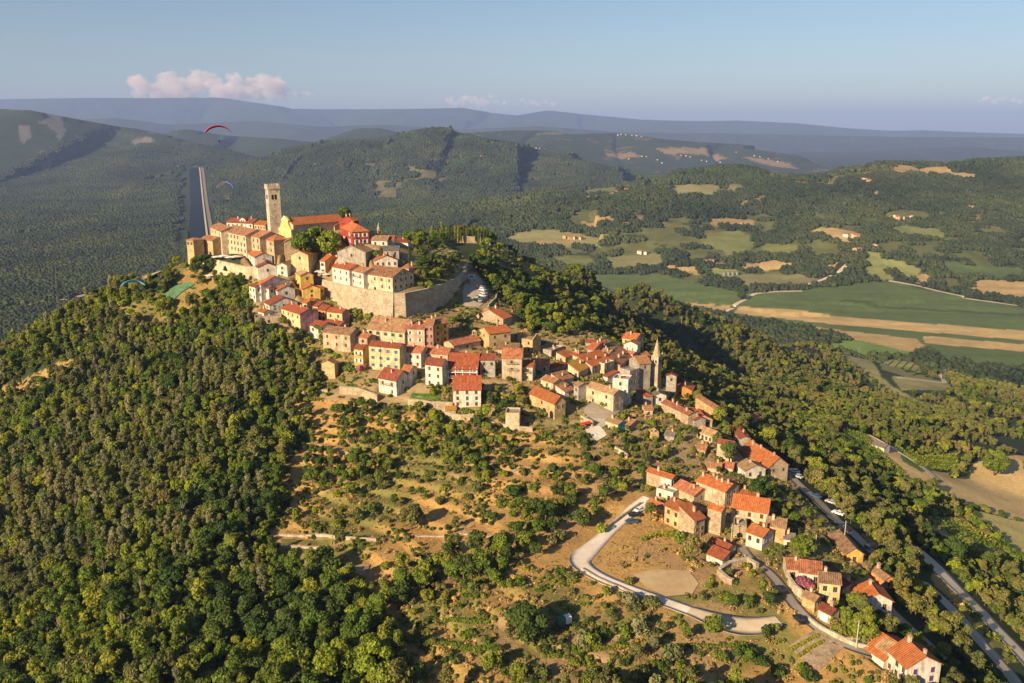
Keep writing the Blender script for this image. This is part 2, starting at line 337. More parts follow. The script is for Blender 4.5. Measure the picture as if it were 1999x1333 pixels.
# region, near corner (x, base y, eave y), left end, right end (point or depth in metres), ridge, walls, roof, windows left face, windows right face, label, extras
HS = [
# --- citadel
('C1',(230,1000,722),(133,700),(318,700),'H','goldstone','oldorange','g1x2','','square stone gate tower with hipped roof at left end of the citadel',dict(name='gate_tower',cat='tower',win=(.8,1.8),chim=0)),
('C1',(430,905,722),9,8,'A','goldstone','oldorange','n1x1','','low stone gatehouse with two dark arches beside the square gate tower',dict(name='gatehouse',cat='gatehouse',arch=2,L=(285,700),chim=0)),
('C1',(530,880,622),(390,572),10,'A','cream','oldorange','n3x3','','left wing of the long cream palace with brown tiled roof',dict(name='palace_wing',cat='palace',chim=0)),
('C1',(790,868,668),(530,616),13,'A','cream','oldorange','n3x7','','middle wing of the long cream palace above the cafe parasols',dict(name='palace_wing',cat='palace',chim=1)),
('C1',(940,880,690),(790,660),13,'A','tancream','oldorange','n2x3','','right wing of the long cream palace with weathered plaster',dict(name='palace_wing',cat='palace',chim=0)),
('C1',(1090,890,722),(942,700),10,'H','stone','rust','n2x2','','square stone house with hipped brown roof right of the long palace',dict()),
('C1',(1205,880,735),(1090,722),(1350,738),'A','stone','oldorange','n2x1','n1x1','stone house with low gable right of the hipped stone house under the bell tower',dict()),
('C1',(858,660,532),(566,520),9,'A','white','maroon','b1x6','','white house with dormer and dark red roof left of the bell tower',dict(dormer=1,chim=2)),
('C1',(995,650,552),(866,540),8,'A','cream','orange','b1x4','','low cream building with bright orange roof touching the bell tower',dict()),
('C1',(1740,600,560),(1520,535),7,'A','cream','orange','','','low orange roofed building behind the big tree in the square',dict()),
('C1',(1795,605,500),(1742,492),(1945,520),'A','red','orange','w1x1','n1x2','red house with white gable and two red chimneys behind the red palace',dict(chim=2)),
('C2',(272,470,292),(145,275),(445,288),'H','red','orange','w2x2','w2x2','tall bright red palace with hipped orange roof and white window frames',dict(name='red_palace',cat='palace',rise=3.2,chim=1,win=(1.3,2.2))),
('C2',(100,545,462),(36,444),(190,430),'A','cream','orange','g1x1','','small pale yellow house with orange roof below the red palace',dict()),
('C2',(410,620,515),(105,505),10,'B','grey','tan','n1x1','','grey stuccoed house with wide gable and tan roof below the red palace',dict(chim=1)),
('C1',(1640,1080,945),(1580,915),(1790,895),'A','white','orange','g2x1','','white house with salmon side wall and orange roof above the rampart',dict(chim=1,wallB='salmon')),
('C2',(240,900,705),(45,668),10,'A','white','redorange','b2x3','','white terraced house with red roof at left of the row on the rampart',dict(chim=1)),
('C2',(392,915,740),(240,706),9,'A','white','oldorange','b2x2','','middle white terraced house with balcony in the row on the rampart',dict(chim=1,balc=1)),
('C2',(707,962,785),(394,740),(930,735),'A','cream','oldorange','b2x4','b2x4','long cream house with brown roof and grey shaded gable on the rampart corner',dict(gwin=2,door='A')),
('C2',(880,745,690),(745,672),8,'H','beige','oldorange','','','low roof behind the long cream house on the rampart corner',dict(chim=2)),
('C2',(508,665,606),(468,590),(755,600),'A','white','orange','n1x1','b1x4','white house with orange roof and pale gable end in the middle of the citadel',dict(chim=2)),
('C2',(645,445,385),(470,383),9,'A','white','brown','n1x2','','pale house with dark brown roof right of the red palace',dict()),
('C2',(715,450,378),(648,378),8,'A','white','orange','','','narrow pale house with orange roof right of the dark brown roof',dict()),
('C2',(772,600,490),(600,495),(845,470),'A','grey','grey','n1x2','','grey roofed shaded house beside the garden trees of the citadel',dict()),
('C2',(870,442,408),(720,400),(950,400),'A','white','maroon','','','low white house with dark red roof behind the garden trees',dict()),
# --- western flank below the palace
('C1',(880,1020,898),(782,850),(1060,885),'A','white','orange','b2x3','n1x1','white house with half orange and half brown roof right of the terrace cafe',dict(chim=1)),
('C1',(1272,985,872),(1190,826),(1452,888),'A','paleyellow','orange','n2x1','n1x1','yellow fronted house with orange roof and grey gable below the palace',dict()),
('C1',(915,1150,1012),(873,975),(1110,1000),'A','white','redorange','n2x1','n1x1','white house with faded red roof second below the terrace cafe',dict()),
('C1',(1120,1090,985),(1070,950),(1222,1000),'A','white','brown','n1x1','n2x1','narrow white house with brown roof at the edge of the steep lane',dict()),
('C3',(340,440,236),(303,205),(702,182),'A','white','orange','n2x2','n1x2','white house with long bright orange roof on the western flank',dict()),
('C3',(268,470,270),(172,180),(315,245),'A','white','redorange','n2x2','n1x1','small white house with dark red roof at the forest edge of the flank',dict()),
('C3',(440,415,285),(355,265),(505,262),'A','white','maroon','n1x1','n1x1','little white annex with maroon roof between two orange roofs',dict()),
('C3',(545,410,315),(502,268),(768,292),'A','white','orange','n1x1','n1x1','white house with orange roof and pink gable above the steep lane',dict(chim=1)),
('C3',(445,570,502),(370,462),(803,462),'A','white','redorange','n1x1','n2x3','wide white gabled house with red roof low on the western flank',dict()),
('C3',(368,650,602),(290,562),(480,578),'A','white','orange','n1x1','','small white house with orange roof behind the corner terrace',dict(chim=1)),
('C3',(262,815,682),(228,640),(600,660),'F','tancream','tan','','n1x1','tan building with flat roof terrace and white parapet at the forest edge',dict()),
('C3',(850,862,622),(592,562),(1068,592),'A','paleyellow','redorange','n3x4','','large house with yellow front and pink side wall below the flank',dict(chim=2,wallB='pink')),
('C3',(850,300,122),(778,88),(1008,108),'A','yellow','tan','n2x1','n1x1','yellow house with tan roof uppermost in the yellow row left of the rampart',dict()),
('C3',(875,410,300),(850,265),(1098,285),'A','yellow','orange','','n2x1','bright yellow house with orange gable roof left of the rampart',dict()),
('C3',(1090,400,288),(1060,266),(1155,258),'A','yellow','orange','','n1x1','narrow yellow house with orange roof touching the rampart',dict()),
('C3',(930,560,478),(872,450),(1010,430),'A','paleyellow','orange','n1x1','','first orange roofed house in the stepped row left of the rampart foot',dict()),
('C3',(1000,545,468),(926,440),(1110,420),'A','paleyellow','orange','n1x2','','second orange roofed house in the stepped row left of the rampart foot',dict()),
('C3',(1068,590,520),(1000,488),(1195,460),'A','cream','redorange','n1x2','','cream house with orange red roof in the middle of the stepped row',dict()),
('C3',(1172,705,572),(1070,542),(1290,490),'A','salmon','redorange','n2x2','','salmon red house in the stepped row left of the rampart foot',dict()),
('C3',(1393,782,607),(1184,578),(1482,545),'A','paleyellow','redorange','n2x2','','yellow fronted house with pink side ending the stepped row below the rampart',dict(wallB='pink',door='A')),
# --- middle rows below the rampart
('C3',(1130,965,790),(964,764),8,'A','white','maroon','n2x2','','white house overgrown with green vine left of the long stone house',dict(vine=1)),
('C3',(1350,850,775),(1130,742),7,'A','beige','maroon','','','low house with maroon roof behind the long stone house',dict(chim=1)),
('C3',(1498,1112,890),(1132,852),9,'A','tancream','brown','b2x3','','long stone coloured house with weathered brown roof under the rampart',dict(chim=1)),
('C3',(1716,1060,934),(1502,888),(1822,882),'A','stone','rust','n1x2','','stone house with rusty roof joined to the long stone coloured house',dict(chim=1)),
('C3',(1662,1300,1080),(1538,1070),(1740,1040),'A','yellow','maroon','w2x2','','small yellow house with maroon roof and flower balcony',dict(balc=1)),
('D2',(942,590,302),(672,288),(1000,270),'B','goldstone','brown','','','small golden stone shed with gable front beside the oleander bushes',dict(name='stone_shed',cat='shed',chim=0)),
('C4',(1118,765,500),(776,466),(1182,452),'A','paleyellow','maroon','u3x4','','tall pale yellow house with blue windows below the rampart',dict(chim=1,downpipe=1)),
('C4',(1168,470,330),(755,282),13,'A','cream','brown','g1x5','','long cream house with big steep brown roof and green shutters below the rampart',dict(chim=1,rise=4.6)),
('C4',(1384,478,290),(1172,284),9,'A','beige','rust','w2x2','','beige pink house with white shutters below the rampart corner',dict(chim=2)),
('C4',(1478,482,248),(1386,246),9,'A','brownpink','oldorange','b3x2','','brownish pink house with narrow front between the beige and the ochre house',dict(chim=1)),
('C4',(1645,415,216),(1479,242),9,'A','ochre','oldorange','b3x2','','ochre yellow house with dark shutters right of the rampart corner',dict(chim=1)),
('C4',(1345,712,552),(1128,532),9,'A','white','rust','b2x3','','bright white house with rusty roof right of the blue windowed house',dict()),
('C4',(1636,700,566),(1350,548),9,'A','cream','rust','b1x2','','cream house with long rusty roof behind the white dormer house',dict()),
('C4',(1576,918,690),(1388,662),(1640,610),'A','white','maroon','b3x2','w2x2','tall white house with maroon roof and roof loggia above a garden',dict(rise=2.2)),
('C5',(190,775,702),(42,640),(576,615),'B','tancream','rust','','n1x1','small chapel with bell gable and brown roof in the middle of the village',dict(name='chapel',cat='chapel',bellgable=1,chim=0)),
('C4',(1960,850,690),(1642,682),10,'A','red','redorange','w2x4','','red house with two white balconies and red roof',dict(chim=1,rise=4.2,porch=2)),
('C4',(1993,1128,942),(1690,944),8,'A','white','redorange','b3x3','','white cubic house with red roof in front of the red balcony house',dict(chim=0,rise=4.6)),
('C4',(1080,1020,852),(882,838),(1215,830),'A','white','maroon','b2x2','n1x1','white house with maroon roof and balcony above the scrub slope',dict(chim=1,balc=1,rise=3.4)),
('C4',(1225,910,748),(1128,738),(1300,700),'A','white','rust','','n1x1','white annex with rusty roof behind the white balcony house',dict()),
('C5',(905,440,315),(502,252),(1030,265),'B','stone','orange','n2x3','','large stone house with broad gable and orange roof beside the car park road',dict(chim=1)),
('C5',(702,765,532),(563,455),(1012,490),'B','goldstone','orange','n1x1','b2x2','stone house with orange red roof right of the small chapel',dict()),
('C5',(1330,810,622),(1108,575),(1450,545),'R','goldstone','brown','n2x2','','roofless ruined stone house with bare beams at the forest edge',dict(name='ruined_house',cat='ruin')),
('C5',(1600,835,790),(1480,755),(1785,700),'F','greystone','grey','','','low grey flat roofed house in the shade behind the village',dict(chim=2)),
('C5',(1172,1215,882),(886,872),8,'A','tancream','rust','b2x1','','tall beige house with two stacked balconies and rusty roof',dict(balc=2,rise=3.2)),
('C5',(1118,900,760),(800,745),9,'A','tancream','brown','','','brown roofed house directly behind the tall beige balcony house',dict(chim=1)),
('C5',(790,1155,905),(568,905),8,'A','greystone','maroon','n2x2','','grey shaded house with maroon roof between the red house and the tall beige house',dict()),
('C5',(1330,1210,1008),(1180,1000),8,'A','cream','orange','b2x1','','cream house with orange roof and long balcony right of the tall beige house',dict(balc=1)),
('C5',(1565,1110,992),(1310,986),9,'A','tancream','rust','n1x2','','brown roofed house with two tiny windows behind the cream balcony house',dict(chim=1)),
# --- lower core of the village
('C6',(1065,820,720),(905,665),6,'A','cream','oldorange','n1x1','','small cream house with orange brown roof behind the house with two arches',dict()),
('C6',(1165,730,682),(1035,592),(1330,640),'MB','cream','oldorange','','','pale walled house with pinkish roof and grapevine at its eave',dict(chim=1,yfix=1)),
('C6',(1215,900,832),(1095,735),(1345,800),'MB','white','oldorange','','n1x1','pale house with orange brown roof in front of the narrow square',dict(chim=1,yfix=1)),
('C6',(1000,560,545),(960,480),(1240,470),'MB','beige','maroon','','','low house with shaded maroon roof in the packed middle of the village',dict(yfix=1)),
('C6',(1225,435,385),(1105,320),(1345,350),'MB','cream','orange','n1x1','','small cream house with grey terrace and orange strip of roof',dict(yfix=1)),
('C6',(1083,1195,985),(862,905),(1225,945),'A','goldstone','orange','n2x1','n1x2','stone house with bright orange roof and two tall arches',dict(arch=2,L=(760,830),two=1,rise=2.6,name='arched_house')),
('C6',(625,1333,1130),(445,1125),7,'F','palestone','tan','','','ruined stone tower stub with one small window left of the arched house',dict(name='stone_ruin',cat='ruin')),
('C7',(262,660,572),(125,470),(440,480),'MB','cream','ochre','n1x2','n2x2','cream walled house with ochre yellow roof at the head of the long row',dict(yfix=1,rise=3.0)),
('C7',(440,600,502),(400,470),(722,412),'MB','greystone','orange','','n2x4','long row house with mottled orange roof and shaded back wall',dict(yfix=1,rise=3.2,chim=3,a=9)),
('C7',(240,430,368),(150,290),(382,320),'H','cream','redorange','','','red hipped roof house at the shaded back of the village',dict(chim=3)),
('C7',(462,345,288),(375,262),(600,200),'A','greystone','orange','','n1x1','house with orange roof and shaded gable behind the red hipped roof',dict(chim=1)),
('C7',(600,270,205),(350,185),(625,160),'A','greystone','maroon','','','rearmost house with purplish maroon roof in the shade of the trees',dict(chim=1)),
('C7',(830,205,128),(722,75),(1008,198),'B','paleyellow','orange','','n1x2','pale yellow house with orange hipped roof topmost at the right of the village',dict(chim=1)),
('C7',(850,260,205),(780,180),(1030,250),'A','white','oldorange','','','low white house with terrace below the topmost pale yellow house',dict()),
('C7',(640,400,352),(530,310),(760,262),'A','beige','oldorange','','','house with brown orange roof and chimney left of the broad central roofs',dict(chim=2)),
('C7',(800,565,492),(640,362),(965,345),'MB','cream','oldorange','','n2x3','house with the broad brown orange roof in the middle of the village',dict(yfix=1,rise=3.4,chim=2)),
('C7',(965,400,345),(830,300),(1030,250),'A','beige','rust','','','house with rusty roof behind the broad central roof',dict(chim=2)),
('C7',(597,605,482),(556,462),(728,430),'F','cream','tan','','n1x2','narrow cream house with flat roof between two orange roofs',dict()),
('C7',(640,700,640),(610,612),(785,590),'MA','white','redorange','','','small white house with red lean-to roof above the square',dict(rise=1.2)),
('C7',(710,1095,868),(368,735),(850,770),'A','cream','tan','n2x2','n2x2','long cream house with tan roof and tall stone side wall',dict(chim=1)),
('C7',(898,1010,690),(705,668),7,'F','white','tan','n1x1','n3x2','white house with flat roof and white chimney block',dict(chim=1)),
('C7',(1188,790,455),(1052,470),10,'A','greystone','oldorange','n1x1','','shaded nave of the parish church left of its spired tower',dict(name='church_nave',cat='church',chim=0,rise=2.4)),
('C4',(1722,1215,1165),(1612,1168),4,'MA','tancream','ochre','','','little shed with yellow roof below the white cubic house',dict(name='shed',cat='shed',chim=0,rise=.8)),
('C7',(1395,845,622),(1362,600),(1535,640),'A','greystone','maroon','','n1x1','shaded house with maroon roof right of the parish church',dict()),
('C7',(1729,965,822),(1532,802),9,'B','orange','orange','n1x2','','orange painted house with orange gabled roof right of the parish church',dict(chim=2,rise=1.8)),
('C7',(1130,1015,892),(1012,862),(1195,905),'H','greystone','redorange','n1x1','','little house with red hipped roof below the parish church',dict()),
('C7',(1232,1025,885),(1205,850),(1405,880),'A','white','grey','','n1x1','white walled house with dark roof below the parish church',dict()),
('C8',(1217,470,335),(878,208),(1335,335),'A','stone','rust','','','long low stone barn with rusty roof below the orange painted house',dict(name='stone_barn',cat='barn',chim=3)),
('D1',(1060,790,690),(818,570),(1228,570),'A','cream','tan','','','small cream house with teal side wall and tan roof',dict(chim=1,wallB='teal',rise=.9)),
('C8',(462,520,470),(380,405),(608,388),'A','stone','oldorange','','','low house with orange roof in the shadow right of the teal walled house',dict()),
('C8',(1580,400,262),(1320,175),(1665,285),'A','goldstone','oldorange','','','golden stone house with wide wall behind the red roofed gable',dict()),
('C8',(1532,490,392),(1303,395),8,'B','stone','redorange','n1x2','','stone house with bright red roof and gable with two windows',dict(rise=2.0)),
('C8',(1530,720,612),(1340,520),(1650,560),'A','cream','tan','n1x4','','low cream house with tan roof below the red roofed gable',dict(rise=1.5)),
('C8',(1785,965,735),(1600,690),(1850,650),'A','tancream','maroon','','','plain beige walled house behind the fig tree',dict()),
('D3',(560,700,640),(450,560),(700,650),'A','greystone','maroon','','','shaded maroon roofed house with white chimney left of the big orange roof',dict(chim=1)),
('D3',(560,470,440),(385,315),(745,540),'A','stone','rust','','','long low ruined barn with rusty roof at the forest edge',dict(chim=1,rise=1.2,name='stone_barn',cat='barn')),
('C6',(1392,950,765),(1335,740),5,'A','greystone','tan','n2x1','','narrow shaded house closing the small square',dict(chim=0)),
('C7',(1190,440,355),(1078,378),6,'A','white','oldorange','n1x1','','white walled house with orange roof just behind the spired tower',dict()),
('C7',(1047,800,540),(932,575),6,'F','greystone','tan','n2x2','','grey shaded house with roof terrace left of the spired tower',dict()),
('C7',(1180,330,285),(1060,300),6,'A','beige','rust','','','small rusty roofed house above the spired tower',dict(chim=1)),
('C8',(1302,485,402),(1225,345),5,'A','greystone','maroon','','','little maroon roofed house between barn and bright red gable',dict()),
('D3',(692,760,715),(568,678),4,'A','white','redorange','','','small red roofed house at the upper corner of the big orange roof',dict()),
('C9',(985,345,300),(842,288),5,'A','cream','oldorange','','','small orange roof behind the house with many chimneys',dict(chim=1)),
('C9',(462,650,585),(285,528),4,'F','white','tan','n1x2','','low white house with roof terrace below the half stone house',dict()),
('C9',(1110,350,300),(1010,285),5,'A','cream','rust','','','small rusty roof at right rear of the house with many chimneys',dict(chim=1)),
('C8',(1680,470,400),(1600,360),4,'A','stone','rust','','','small stone annex behind the golden stone house',dict()),
('C6',(940,560,500),(800,480),6,'A','tancream','rust','n1x1','','rusty roofed house left of the packed village middle',dict(chim=1)),
('C7',(1370,480,400),(1310,390),5,'A','beige','rust','','','house with beige wall just right of the spire',dict()),
('C8',(838,650,575),(745,578),4,'F','goldstone','tan','','','roofless stone shed among the gardens above the lower hamlet',dict(name='stone_shed',cat='shed')),
('C8',(1036,660,612),(915,592),4,'A','greystone','grey','','','low grey roofed shed among the gardens above the lower hamlet',dict(name='shed',cat='shed')),
('C8',(1130,300,262),(1000,225),5,'A','tancream','oldorange','n1x1','','small beige house tucked behind the long stone barn',dict(chim=1)),
('C8',(1440,860,790),(1330,770),5,'A','stone','oldorange','n1x2','','stone cottage with orange roof hidden in the gardens',dict(chim=1)),
('C8',(760,330,262),(660,265),5,'A','cream','oldorange','n1x1','','cream cottage with orange roof above the parasols of the garden',dict()),
# --- lower hamlet
('C9',(445,565,418),(180,318),(515,345),'A','stone','orange','','n1x1','house half stone and half white with orange roof at the top of the concrete road',dict(chim=1,patch=1)),
('C9',(688,690,598),(470,480),(855,520),'A','tancream','rust','','n1x1','beige house with mottled rusty roof in the middle of the lower hamlet',dict(chim=1)),
('C9',(1022,720,555),(720,395),(1185,362),'A','tancream','orange','','n2x3','large tall house with orange roof and many chimneys in the lower hamlet',dict(chim=5)),
('C9',(975,1030,768),(845,722),(1010,735),'A','stone','orange','','','narrow tower like stone house with small orange roof',dict(chim=1)),
('C9',(532,965,770),(378,695),(700,700),'A','goldstone','orange','n2x2','','golden stone house with orange roof above the vegetable garden',dict()),
('C9',(690,1070,872),(532,748),(812,832),'MB','stone','orange','','b3x2','stone house with sloping orange roof right of the golden stone house',dict(yfix=1,rise=2.6)),
('C9',(348,800,735),(185,658),(395,690),'A','salmon','rust','n1x1','','low salmon house with rusty pink roof beside the parked cars',dict()),
('C9',(1495,420,290),(1195,168),(1715,295),'A','stone','orange','','n1x2','big stone house with long bright orange roof at the right edge of the village',dict(chim=3,rise=3.4)),
('C9',(1242,400,328),(1152,195),(1470,292),'A','white','tan','','n1x2','white house with tan roof in front of the big orange roof',dict(chim=1)),
('C9',(1480,945,788),(1102,728),(1525,700),'A','cream','orange','b2x3','','broad cream house with orange roof and grapevine pergola',dict(rise=2.6)),
('C9',(1385,720,655),(1132,620),8,'A','cream','orange','','','orange roofed house just behind the broad cream house',dict(chim=2)),
('C9',(1670,1110,948),(1478,915),(1702,880),'A','goldstone','brown','','','golden stone house with brown roof right of the broad cream house',dict(chim=1)),
('C9',(1775,1140,1078),(1672,1072),(1838,1020),'A','white','grey','n1x1','','small white house with grey roof beside the round tree',dict()),
('C9',(1425,1195,1050),(1262,1045),(1562,1058),'A','white','orange','n1x2','w1x2','white house with orange roof and balcony in the lower hamlet',dict()),
('C9',(1255,1060,950),(1125,935),6,'F','stone','tan','','','square stone shed with arch under the grapevine pergola',dict(name='stone_shed',cat='shed',arch=1)),
('C9',(1046,1245,1188),(852,1098),(1146,1140),'A','cream','redorange','n1x2','','cream cottage with red roof uphill of its red lean-to',dict()),
('C9',(1000,1333,1295),(830,1215),(1060,1250),'MA','white','redorange','','','white lean-to with bright red roof below the cream cottage',dict(rise=1.3,name='lean_to',cat='house')),
('CA',(742,385,302),(658,296),7,'A','tancream','rust','n1x1','','tan house with rusty roof at left end of the magenta tree courtyard',dict()),
('CA',(892,440,340),(742,318),8,'A','white','rust','n1x2','','white house with rusty roof behind the magenta tree',dict()),
('CA',(1026,560,410),(890,392),(1045,330),'A','paleyellow','brown','n2x2','','tall pale yellow house with brown roof beside the magenta tree courtyard',dict(chim=1)),
('CA',(1200,248,190),(1078,192),12,'B','ochre','brown','n1x1','','ochre cottage with long brown roof among trees',dict(rise=2.0)),
('CA',(1352,425,378),(1230,308),(1425,380),'A','salmon','brown','','n1x1','low pink shed with brown roof among trees',dict(chim=1,name='shed',cat='shed')),
('CA',(1050,470,440),(1035,330),(1165,400),'A','greystone','maroon','','','low maroon roofed house in the shade of the tall pale yellow house',dict(rise=1.0)),
('CA',(1190,595,528),(1133,424),(1415,530),'A','white','orange','','n1x2','small white house with orange roof under tree shadow',dict(chim=1,rise=2.2)),
('CA',(965,690,628),(878,588),(1032,605),'A','cream','maroon','d1x1','','cream garage with maroon roof beside the lane',dict(name='garage',cat='garage')),
('CA',(848,605,532),(765,492),(905,500),'A','goldstone','brown','','n1x1','golden stone outbuilding with brown roof inside the curved wall',dict(name='outbuilding',cat='shed')),
('CA',(1505,1140,1015),(1385,905),(1768,992),'A','white','orange','n2x3','p2x2','large white house with bright orange roof and purple shutters lowest at the right',dict(chim=2,rise=2.6)),
('CA',(1350,985,957),(1220,868),11,'A','white','orange','','','long low wing with orange and tan roof behind the large white house',dict(patchroof=1,rise=2.6,name='house_wing',cat='house')),
]
def cc(r, x, y): a, b, s = CR[r]; return a+x/s, b+y/s
def layout(spec):
    r, c0, L, R, ridge, wm, rm, wA, wB, label, ex = spec
    u0, vb = cc(r, c0[0], c0[1]); _, ve = cc(r, c0[0], c0[2])
    p0 = P(u0, vb); Y = p0[1]; zt = at(u0, ve, Y)[2]; C = np.array([p0[0], p0[1]])
    if 'L' in ex: L = ex['L']
    dA = dB = None; lA = lB = 0
    pl = ph = None
    if isinstance(L, tuple):
        uL, vL = cc(r, *L)
        if not ex.get('yfix'):
            pl = onplane(uL, vL, zt)[:2]-C; lA = np.hypot(*pl); dA = math.atan2(pl[1], pl[0])
    if isinstance(R, tuple):
        uR, vR = cc(r, *R); ph = onplane(uR, vR, zt)[:2]-C; lB = np.hypot(*ph); dB = math.atan2(ph[1], ph[0])
    # yaw = direction of face B (local x)
    if dA is not None and dB is not None:
        a1 = dA-math.pi/2; df = (dB-a1+math.pi) % (2*math.pi)-math.pi
        wgt = abs(uR-u0)/(abs(uR-u0)+abs(uL-u0)+1e-6)
        wgt = min(.85, max(.15, wgt)); yaw = a1+df*wgt
    elif dA is not None: yaw = dA-math.pi/2; df = 0
    else: yaw = dB; df = 0
    def ext(ang, u, l):
        k = (u-CX)/F; dx, dy = math.cos(ang), math.sin(ang); z = zt-CAMZ
        # X = k*dep ; dep = y*cp - z*sp
        den = dx-k*dy*cp
        num = k*((C[1])*cp-z*sp)-C[0]
        t = num/den if abs(den) > 1e-3 else l
        if t < 0 or t > 3*max(l, 5): t = l if l else 8
        return t
    la = ext(yaw+math.pi/2, uL, lA) if isinstance(L, tuple) else float(L)
    lb = ext(yaw, uR, lB) if isinstance(R, tuple) else float(R)
    if 'a' in ex: la = ex['a']
    la = min(max(la, 3.0), 48); lb = min(max(lb, 3.5), 32)
    h = zt-p0[2]
    if h < 3.0: h = 3.0
    p0 = np.array([p0[0], p0[1], zt-h])
    return dict(p=p0, yaw=yaw, a=la, b=lb, h=h, spec=spec, df=math.degrees(df))
LAY = [layout(s) for s in HS]
# ------------------------------------------------------------------ ground colours: fields, meadows, clearings (world outlines)
C_FOREST = np.array([.030,.045,.018]); C_DRY = np.array([.47,.29,.105]); C_CROP = np.array([.105,.150,.048]); C_TAN = np.array([.50,.36,.16])
C_MEAD = np.array([.20,.22,.07]); C_VINE = np.array([.12,.19,.045]); C_OLIVE = np.array([.22,.21,.09]); C_SOIL = np.array([.42,.27,.14]); C_VILL = np.array([.34,.245,.13]); C_PALE = np.array([.55,.48,.36])
FIELDS = [ # colour, outline in photograph
 (C_CROP,[(1110,533),(1240,536),(1340,548),(1450,572),(1560,566),(1640,556),(1700,549),(1745,550),(1870,577),(1999,600),(2200,630),(2200,760),(1999,727),(1860,705),(1700,672),(1560,640),(1400,615),(1320,596),(1180,566)]),
 (C_TAN,[(1330,589),(1425,598),(1412,609),(1340,603)]),
 (C_TAN,[(1440,598),(1560,606),(1999,646),(2200,662),(2200,682),(1999,664),(1600,630),(1432,611)]),
 (C_TAN*.85,[(1540,632),(1640,644),(1790,662),(1805,675),(1770,690),(1700,672)]),
 (C_CROP*.9,[(1600,634),(1720,640),(1860,655),(1800,660),(1700,652)]),
 (C_TAN,[(1800,655),(1999,672),(2200,690),(2200,702),(1999,686),(1806,670)]),
 (C_CROP*.6,[(1640,588),(1999,617),(1999,613),(1650,584)]),
 (C_TAN*.9,[(1300,516),(1366,523),(1366,536),(1306,531)]),(C_TAN*.95,[(1396,512),(1440,512),(1438,521),(1398,520)]),(C_TAN,[(1446,513),(1520,506),(1558,518),(1530,526),(1450,527)]),
 (C_MEAD*1.2,[(1384,520),(1440,527),(1430,548),(1386,538)]),(C_OLIVE,[(1440,535),(1560,532),(1600,545),(1560,560),(1440,560)]),
 (C_TAN*.9,[(1580,448),(1680,454),(1700,462),(1660,472),(1625,466)]),(C_TAN*.95,[(1605,515),(1640,508),(1625,527),(1606,526)]),
 (C_MEAD*1.2,[(1690,490),(1720,492),(1745,545),(1705,548),(1690,520)]),(C_MEAD*1.4,[(1712,500),(1760,510),(1800,525),(1780,545),(1745,530)]),
 (C_TAN,[(1780,538),(1815,532),(1822,560),(1790,552)]),(C_CROP,[(1835,508),(1999,522),(1999,545),(1850,535)]),(C_TAN*.9,[(1890,542),(1999,550),(2200,566),(2200,600),(1999,588),(1900,570)]),
 (C_TAN*.75,[(1738,320),(1855,323),(1868,335),(1800,341),(1730,336)]),(C_TAN*.8,[(1855,333),(1918,342),(1915,349),(1840,345)]),(C_TAN*.9,[(1571,348),(1622,351),(1617,358),(1580,355)]),
 (C_OLIVE*1.1,[(1312,358),(1398,360),(1420,372),(1380,385),(1315,384)]),(C_TAN*.8,[(1132,430),(1228,434),(1228,444),(1138,441)]),
 (C_OLIVE*1.2,[(1000,452),(1080,446),(1190,458),(1178,476),(1060,480),(975,472)]),(C_TAN*.7,[(1040,470),(1120,468),(1130,474),(1050,478)]),
 (C_MEAD,[(1360,455),(1440,450),(1480,470),(1460,492),(1380,485)]),(C_MEAD*1.1,[(1400,480),(1440,478),(1470,497),(1420,498)]),(C_MEAD,[(1480,475),(1560,480),(1560,500),(1500,498)]),
 (C_OLIVE,[(1180,500),(1290,495),(1300,520),(1200,525)]),(C_MEAD*.9,[(1080,500),(1170,505),(1160,520),(1090,518)]),(C_TAN*.7,[(1380,425),(1470,428),(1470,440),(1390,440)]),
 (C_MEAD,[(1740,440),(1850,450),(1840,465),(1745,458)]),(C_TAN*.7,[(1700,372),(1716,372),(1712,380),(1690,378)]),
 (C_MEAD*.9,[(1130,375),(1190,365),(1215,368),(1190,380),(1140,384)]),(C_OLIVE,[(835,273),(880,272),(880,276),(840,277)]),(C_OLIVE*1.2,[(950,284),(1010,281),(1040,289),(960,288)]),
 (C_MEAD*.8,[(1010,365),(1050,366),(1050,371),(1010,370)]),(C_TAN*.5,[(1180,298),(1230,296),(1250,305),(1190,306)]),(C_TAN*.5,[(1280,290),(1400,300),(1420,310),(1300,300)]),(C_TAN*.5,[(1450,305),(1540,318),(1560,330),(1480,318)]),
 (C_MEAD*.7,[(700,318),(730,316),(735,326),(705,328)]),(C_MEAD*.8,[(790,330),(820,326),(830,336),(800,336)]),
 # slopes right of the village
 (C_VINE*1.25,[(1608,660),(1680,664),(1790,690),(1800,700),(1700,698),(1640,685)]),(C_OLIVE*1.1,[(1700,700),(1796,705),(1822,742),(1770,735),(1720,720)]),(C_OLIVE*1.2,[(1740,735),(1850,745),(1860,765),(1760,762)]),
 (C_OLIVE*1.3,[(1605,672),(1630,676),(1720,735),(1780,775),(1850,800),(1830,806),(1760,782),(1690,735),(1640,700)]),
 (C_TAN*1.25,[(1650,838),(1700,850),(1740,870),(1850,918),(1860,940),(1800,945),(1770,940),(1660,860)]),(C_VINE,[(1750,874),(1868,880),(1874,915),(1800,922),(1762,900)]),
 (C_TAN*1.3,[(1820,945),(1900,930),(2100,930),(2100,1010),(1999,1020),(1880,985),(1830,965)]),(np.array([.60,.50,.18]),[(1880,990),(1999,1020),(2100,1030),(2100,1160),(1999,1100),(1940,1040)]),
 (C_TAN*.9,[(1800,1005),(1880,1010),(1975,1090),(1900,1080),(1830,1050)]),(C_TAN*1.25,[(1850,935),(1900,905),(1999,890),(1999,930)]),
]
FIELDS_W = [(c, np.array(wpoly(p))) for c, p in FIELDS]
